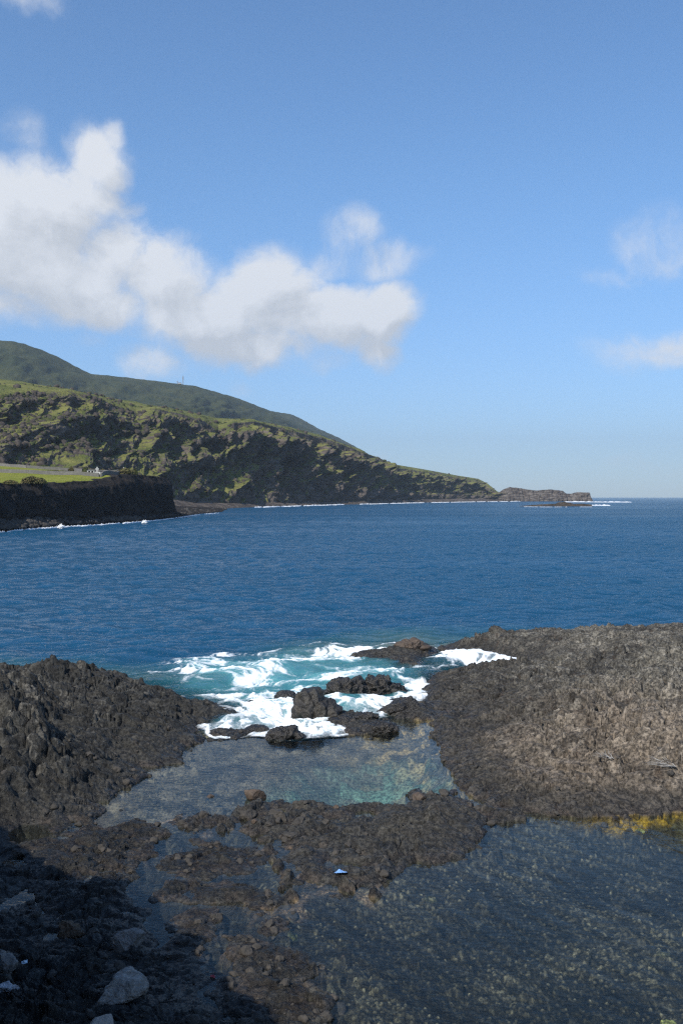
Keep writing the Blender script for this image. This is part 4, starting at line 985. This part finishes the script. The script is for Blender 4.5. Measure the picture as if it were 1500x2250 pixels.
# ---------------------------------------------------------------- white water along the far shores
def foam_mat():
    m, nt, out = new_mat('white_water'); N = NT(nt)
    b = N.n('BsdfPrincipled'); b.inputs['Base Color'].default_value = (.80, .83, .85, 1); b.inputs['Roughness'].default_value = .8
    nt.links.new(b.outputs[0], out.inputs[0]); return m
FM = foam_mat()
def surf(name, pts, w, h, seed, label, world=False):
    P = np.array(pts if world else pp(pts), f32); dd = np.concatenate([[0], np.cumsum(np.hypot(*np.diff(P, axis=0).T))])
    n = int(min(1500, max(60, dd[-1] / (w * .25)))); s = np.linspace(0, dd[-1], n).astype(f32)
    bx = np.interp(s, dd, P[:, 0]); by = np.interp(s, dd, P[:, 1])
    ww = w * np.clip(.55 + 1.1 * fbm(s / (w * 4), s * 0, seed, 3), 0, 2) * np.clip(3 * (fbm(s / (w * 16), s * 0 + 5, seed + 1, 2) + .35), 0, 1)
    off = w * .9 * fbm(s / (w * 6), s * 0, seed + 2, 3)
    rows = []
    for k, t in enumerate(np.linspace(-1, 1, 9)):
        hh = h * (1 - t * t) * (.4 + 1.2 * np.abs(fbm(s / (w * .8), s * 0 + t * 2, seed + 3, 3)))
        rows.append((bx, by + off + t * ww * 1.6, np.where(ww > w * .12, hh - .03, -.3)))
    A = np.array(rows, f32)
    o = link(name, grid_mesh(name, A[:, 0], A[:, 1], A[:, 2]), FM)
    return tag(o, label, None, None, 'stuff')
surf('surf', [(-100, 1180), (0, 1171), (60, 1164.5), (130, 1159.5), (200, 1155.5), (300, 1148.5), (360, 1142.5), (395, 1138), (440, 1131), (488, 1127.5), (500, 1127)], 1.5, .45, 701, 'thin white surf along the foot of the dark sea cliff')
surf('surf', [(560, 1115.5), (640, 1113), (700, 1110.8), (740, 1109.8)], 6.0, .9, 711, 'white surf line breaking on the dark beach below the hillside')
surf('surf', [(740, 1109.6), (830, 1107.6), (900, 1105.6), (1000, 1103.8), (1070, 1102.6)], 7.0, .9, 721, 'thin distant surf line along the far beach')
surf('surf', [(1070, 1102.8), (1150, 1101.6), (1240, 1101.2)], 7.0, 1.0, 731, 'white surf line in front of the headland')
surf('surf', [(1240, 1103.2), (1300, 1103.4), (1330, 1103.6), (1385, 1103.8)], 14.0, 1.2, 741, 'white breakers right of the headland')
surf('surf', [(1286, 1110.6), (1310, 1110.8), (1338, 1111.0)], 4.5, 1.0, 751, 'white breaker at the right end of the low islet')
surf('surf', [(1150, 1113.6), (1200, 1114.2), (1300, 1114.0)], 1.2, .25, 761, 'thin foam along the near side of the low islet')
def splash(px, py, W, seed, label):
    x, y = at(px, py); hw = W / F * y / 2
    o = link('splash', rock_mesh('splash', [(0, 0, .3, 1 * hw, .6 * hw, .7 * hw), (.3 * hw, 0, .8 * hw, .35 * hw, .3 * hw, .6 * hw), (-.4 * hw, 0, .5 * hw, .4 * hw, .3 * hw, .5 * hw)], seed, rough=.5, sub=5, fscale=6), FM)
    o.location = (x, y, 0); tag(o, label, 'splash')
splash(134, 1161, 11, 81, 'white splash bursting at the foot of the dark cliff')
splash(318, 1150.5, 9, 82, 'low white splash near the corner of the dark cliff')

# ---------------------------------------------------------------- walled graveyard on the platform
M_wall = stone_mat('wall_stone', (.15, .14, .125), (.22, .205, .185), .8, .9, .6, .05)
M_plaster = plain_mat('white_plaster', (.50, .49, .46), .8, .15, 3)
M_dark = plain_mat('dark_paint', (.05, .045, .045), .7, .2, 3)
M_metal = plain_mat('grey_metal', (.25, .25, .27), .5, .1, 3)
def box(bm, x0, x1, y0, y1, z0, z1, mat_=Matrix.Identity(4)):
    r = bmesh.ops.create_cube(bm, size=1.0)
    for v in r['verts']:
        v.co = mat_ @ Vector((x0 + (v.co.x + .5) * (x1 - x0), y0 + (v.co.y + .5) * (y1 - y0), z0 + (v.co.z + .5) * (z1 - z0)))
def wall(pts, h, th, label):
    h = h * .8
    """wall following the ground between points given by their foot in the picture"""
    W = [hit(platB, *p) for p in pts]
    bm = bmesh.new(); prev = None
    for a, b_ in zip(W[:-1], W[1:]):
        n = max(4, int((b_ - a).length / 2.5)); dx = (b_ - a).normalized(); nrm = Vector((-dx.y, dx.x, 0)).normalized() * th / 2
        for i in range(n + 1):
            p = a.lerp(b_, i / n); g_z = gz(p.x, p.y); jt = .07 * mnoise.noise(p * .35) + .04 * mnoise.noise(p * 1.7)
            vs4 = [bm.verts.new((p.x - nrm.x, p.y - nrm.y, g_z - .5)), bm.verts.new((p.x - nrm.x, p.y - nrm.y, g_z + h + jt)), bm.verts.new((p.x + nrm.x, p.y + nrm.y, g_z + h + jt)), bm.verts.new((p.x + nrm.x, p.y + nrm.y, g_z - .5))]
            if prev and i > 0:
                for q in range(4): bm.faces.new((prev[q], prev[(q + 1) % 4], vs4[(q + 1) % 4], vs4[q]))
            if i in (0, n): bm.faces.new(vs4)
            prev = vs4
    bmesh.ops.recalc_face_normals(bm, faces=bm.faces)
    me = bpy.data.meshes.new('stone_wall'); bm.to_mesh(me); bm.free()
    o = link('stone_wall', me, M_wall, smooth=False); tag(o, label, 'wall', 'graveyard walls'); return o
wall([(-260, 1028), (-60, 1036), (60, 1040), (140, 1043.5), (218, 1047.5)], 1.45, .5, 'long grey stone wall facing the sea on the grassy platform')
wall([(222, 1048), (262, 1042.5), (299, 1038)], 1.5, .5, 'short shaded stone wall at the right end of the graveyard')
wall([(-260, 1014), (-40, 1019), (60, 1023.5), (160, 1028), (240, 1031), (296, 1035.5)], 1.3, .5, 'paler stone wall at the back of the graveyard below the hillside')
def root(name, loc, label, cat, group=None, rz=0):
    o = bpy.data.objects.new(name, None); col.objects.link(o); o.location = loc; o.rotation_euler = (0, 0, rz); o.empty_display_size = .3
    return tag(o, label, cat, group)
def part(name, parent, mat, fn, bev=.02):
    bm = bmesh.new(); fn(bm)
    if bev: bmesh.ops.bevel(bm, geom=list(bm.edges), offset=bev, segments=1, affect='EDGES')
    me = bpy.data.meshes.new(name); bm.to_mesh(me); bm.free(); return link(name, me, mat, parent, smooth=False)
def gpos(px, py):
    h = hit(platB, px, py); return Vector((h.x, h.y, gz(h.x, h.y)))
t = root('tomb', gpos(201, 1043), 'white pillared tomb with a dark roof behind the graveyard wall', 'tomb')
part('base', t, M_plaster, lambda bm: box(bm, -2.0, 2.0, -1, 1, -.3, .7))
for x in (-1.6, 0, 1.6): part('pillar', t, M_plaster, lambda bm, x=x: box(bm, x - .28, x + .28, -.95, -.45, .7, 2.1))
part('chamber', t, M_dark, lambda bm: box(bm, -1.8, 1.8, -.4, .9, .7, 2.1))
part('lintel', t, M_plaster, lambda bm: box(bm, -2.0, 2.0, -1.05, 1, 2.1, 2.45))
part('roof', t, M_dark, lambda bm: box(bm, -2.2, 2.2, -1.2, 1.15, 2.45, 2.75))
t.scale = (.62, .62, .58)
def cross(px, py, s_, label):
    t = root('grave_cross', gpos(px, py), label, 'grave', 'graves inside the walls')
    part('plinth', t, M_plaster, lambda bm: box(bm, -.6 * s_, .6 * s_, -.4, .4, -.2, .7 * s_))
    part('cross', t, M_plaster, lambda bm: (box(bm, -.16 * s_, .16 * s_, -.12, .12, .7 * s_, 2.2 * s_), box(bm, -.5 * s_, .5 * s_, -.10, .10, 1.45 * s_, 1.75 * s_)), 0)
cross(214, 1043, 1.15, 'tall pale grave cross just right of the pillared tomb')
cross(272, 1038, 1.0, 'white grave cross near the right end of the graveyard')
def stone(px, py, w, h, m_, label):
    t = root('headstone', gpos(px, py), label, 'grave', 'graves inside the walls')
    part('slab', t, m_, lambda bm: box(bm, -w / 2, w / 2, -.15, .15, 0, h)); part('kerb', t, M_plaster, lambda bm: box(bm, -w / 2 - .15, w / 2 + .15, -1.6, .3, -.2, .25))
stone(223, 1044, 1.3, 1.5, M_dark, 'dark headstone right of the tall cross, by the wall corner')
stone(219, 1044.5, .7, 1.1, M_plaster, 'small pale headstone between the tall cross and the dark headstone')
stone(260, 1040, .9, 1.2, M_plaster, 'small white headstone left of the white cross')
# mast on the mountain shoulder
def mast(px, py, Y_, h, label):
    x, y, z = at_d(px, py, Y_); t = root('radio_mast', (x, y, z - 3), label, 'mast', 'masts on the mountain shoulder')
    part('pole', t, M_metal, lambda bm: box(bm, -.9, .9, -.9, .9, 0, h), 0)
    part('antenna', t, M_metal, lambda bm: box(bm, -1.6, 1.6, -.5, .5, h * .55, h * .8), 0)
mast(402.5, 842, 2930, 25, 'tall thin radio mast on the mountain shoulder'); mast(390, 842, 2930, 10, 'short mast left of the tall one on the mountain shoulder')
xh, yh, zh = at_d(396, 842, 2925); t = root('hut', (xh, yh, zh - 2), 'tiny pale hut beside the radio masts', 'hut')
part('walls', t, M_plaster, lambda bm: box(bm, -9, 6, -3, 3, 0, 5), 0); part('roof', t, M_dark, lambda bm: box(bm, -9.5, 6.5, -3.5, 3.5, 5, 6), 0); t.scale = (.6, .6, .6)

# ---------------------------------------------------------------- bushes on the platform
def leaf_mat(name, c, c2):
    m, nt, out = new_mat(name); N = NT(nt)
    pos = N.n('NewGeometry').outputs['Position']
    f = N.ramp(N.noise(pos, 1.5, 3), .35, .65)
    b = N.n('BsdfPrincipled'); N.put(b.inputs['Base Color'], N.mix(f, c4(c), c4(c2))); b.inputs['Roughness'].default_value = .8; b.inputs['Specular IOR Level'].default_value = .15
    nt.links.new(b.outputs[0], out.inputs[0]); return m
M_leaf = leaf_mat('bush_leaves', (.055, .075, .018), (.11, .12, .035)); M_leafb = leaf_mat('dry_bush_leaves', (.12, .09, .04), (.13, .13, .045)); M_twig = plain_mat('twig', (.08, .06, .045))
def bush(px, py, w, h, m_, label, seed, group):
    p = gpos(px, py); W = w / F * p.y; H = h / F * p.y; rnd = random.Random(seed)
    t = root('bush', p, label, 'bush', group)
    bm = bmesh.new()
    for k in range(1500):
        a = rnd.random() * 6.28; r = rnd.random() ** .5; zt = rnd.random()
        edge = (1 - zt ** 2.2) ** .5 * (1 + .35 * mnoise.noise(Vector((math.cos(a) * 1.5 + seed, math.sin(a) * 1.5, zt * 2.5))))
        c = Vector((math.cos(a) * r * W / 2 * edge, math.sin(a) * r * W * .4 * edge, zt * H * (.85 + .3 * mnoise.noise(Vector((a, seed, r))))))
        s_ = rnd.uniform(.10, .24) * min(1.6, H / 1.6 + .3)
        u_ = Vector((rnd.uniform(-1, 1), rnd.uniform(-1, 1), rnd.uniform(-1, 1))).normalized(); v_ = u_.orthogonal().normalized()
        bm.faces.new([bm.verts.new(c + u_ * s_), bm.verts.new(c + v_ * s_ * .6), bm.verts.new(c - u_ * s_ * .8), bm.verts.new(c - v_ * s_ * .6)])
    me = bpy.data.meshes.new('foliage'); bm.to_mesh(me); bm.free(); link('foliage', me, m_, t, smooth=False)
    bm = bmesh.new()
    for k in range(7):
        a = k * .9; r_ = bmesh.ops.create_cone(bm, segments=5, radius1=.06, radius2=.02, depth=H * .8)
        bmesh.ops.transform(bm, matrix=Matrix.Translation((0, 0, H * .35)) @ Matrix.Rotation(.5, 4, Vector((math.cos(a), math.sin(a), 0))), verts=r_['verts'])
    me = bpy.data.meshes.new('stem'); bm.to_mesh(me); bm.free(); link('stem', me, M_twig, t)
bush(72, 1062, 52, 16, M_leafb, 'low brown-green bush at the cliff edge in front of the wall', 91, 'bushes on the platform')
bush(92, 1062, 26, 12, M_leaf, 'dark green bush beside the brown one at the cliff edge', 92, 'bushes on the platform')
bush(25, 1064, 40, 9, M_leafb, 'dry brown scrub at the cliff edge by the left border of the picture', 93, 'bushes on the platform')
bush(100, 1025, 34, 8, M_leaf, 'large dark green bush behind the back wall', 94, 'bushes behind the graveyard')
bush(50, 1022, 26, 7, M_leafb, 'yellowish bush at the left behind the back wall', 95, 'bushes behind the graveyard')
bush(188, 1030, 16, 10, M_leaf, 'green bush behind the back wall, above the pillared tomb', 96, 'bushes behind the graveyard')
bush(158, 1029, 18, 9, M_leafb, 'dry brown bush behind the back wall, left of the tomb', 97, 'bushes behind the graveyard')
bush(226, 1032, 18, 9, M_leafb, 'brown bush behind the back wall, right of the tomb', 98, 'bushes behind the graveyard')
bush(275, 1035.5, 50, 13, M_leafb, 'wide mound of yellow-brown scrub behind the right end of the graveyard', 99, 'bushes behind the graveyard')
bush(296, 1036.5, 14, 12, M_leaf, 'dark green bush at the right corner of the graveyard', 90, 'bushes behind the graveyard')

# ---------------------------------------------------------------- litter and driftwood
def crumple(name, px, py, W, H, mat, label, cat, seed):
    p = ground(px, py); w_ = W / F * p.y; h_ = H / F * p.y; bm = bmesh.new()
    bmesh.ops.create_grid(bm, x_segments=26, y_segments=26, size=.5)
    for v in bm.verts:
        q = v.co * 4 + Vector((seed, 0, 0)); r = v.co.length
        v.co.x *= 1 + .3 * mnoise.noise(q * .6); hump = .45 * math.exp(-((v.co.x - .08) / .28) ** 2 - (v.co.y / .3) ** 2)
        z = hump * (.7 + .6 * mnoise.noise(q)) + .10 * (1 - abs(mnoise.noise(q * 1.4)) * 2) + .05 * mnoise.noise(q * 3)
        v.co = Vector((v.co.x * w_ * (1 + .25 * mnoise.noise(q * .4 + Vector((0, 0, 5)))), v.co.y * w_ * .9, z * h_ * 1.1 + .015))
    r_ = bmesh.ops.solidify(bm, geom=list(bm.faces), thickness=.004)
    me = bpy.data.meshes.new(name); bm.to_mesh(me); bm.free(); o = link(name, me, mat); o.location = p; o.rotation_euler = (.25, .1, seed); return tag(o, label, cat)
M_blue = plain_mat('blue_cloth', (.22, .42, .78), .55, .25, 14, .005); M_cup = plain_mat('pale_plastic', (.55, .68, .78), .4, .1, 10, .002); M_red = plain_mat('red_plastic', (.28, .03, .04), .4, .1, 10, .002)
crumple('blue_rag', 748, 1920, 25, 13, M_blue, 'crumpled light blue plastic rag caught on the near tip of the rock bar', 'rag', 3)
crumple('plastic_scrap', 55, 2118, 15, 12, M_cup, 'pale blue-white scrap of plastic beside the rounded grey boulder', 'litter', 5)
crumple('plastic_scrap', 467, 2148, 12, 9, M_red, 'small red scrap of plastic in the shade between the dark pools', 'litter', 8)
M_drift = plain_mat('driftwood', (.36, .34, .31), .85, .3, 10)
def twig(px, py, seed, label, n=9, L=.45):
    p = ground(px, py) + Vector((0, 0, .05)); rnd = random.Random(seed)
    cu = bpy.data.curves.new('driftwood', 'CURVE'); cu.dimensions = '3D'; cu.bevel_depth = .008; cu.bevel_resolution = 1
    for k in range(n):
        sp = cu.splines.new('POLY'); sp.points.add(5); a = rnd.uniform(1.6, 3.6); q = Vector((rnd.uniform(-.08, .08), rnd.uniform(-.08, .08), 0))
        for j in range(6):
            sp.points[j].co = (q.x, q.y, q.z, 1); sp.points[j].radius = 1.3 - .2 * j; a += rnd.uniform(-.35, .35)
            q = q + Vector((math.cos(a) * L / 5, math.sin(a) * L / 5 * .9, rnd.uniform(-.01, .06)))
    tmp = bpy.data.objects.new('tmp', cu); col.objects.link(tmp); dg = bpy.context.evaluated_depsgraph_get(); me = bpy.data.meshes.new_from_object(tmp.evaluated_get(dg)); bpy.data.objects.remove(tmp)
    o = link('driftwood', me, M_drift); o.location = p; tag(o, label, 'driftwood', 'bleached driftwood on the rocks')
twig(1342, 1672, 1, 'thin bleached branch on the grey rocks left of the larger branch'); twig(1478, 1690, 2, 'larger forked white branch by the right border on the grey rocks', 14, .7)

# ---------------------------------------------------------------- air
def haze():
    bm = bmesh.new(); box(bm, -9000, 9000, -150, 15000, -12, 900)
    me = bpy.data.meshes.new('haze'); bm.to_mesh(me); bm.free()
    m, nt, out = new_mat('haze_air'); N = NT(nt)
    v = N.n('VolumePrincipled'); v.inputs['Color'].default_value = (.72, .86, 1.0, 1); v.inputs['Density'].default_value = HAZE; v.inputs['Anisotropy'].default_value = .1
    nt.links.new(v.outputs[0], out.inputs['Volume'])
    o = link('haze', me, m, smooth=False); tag(o, None, None, None, 'stuff')
HAZE = 7e-5
haze()
scene.cycles.use_denoising = False; scene.cycles.sample_clamp_direct = 2.0; scene.cycles.sample_clamp_indirect = 1.5; scene.cycles.pixel_filter_type = 'BLACKMAN_HARRIS'; scene.cycles.filter_width = 1.3
scene.cycles.volume_bounces = 0
scene.cycles.max_bounces = 6; scene.cycles.transparent_max_bounces = 12; scene.cycles.caustics_reflective = False; scene.cycles.caustics_refractive = False
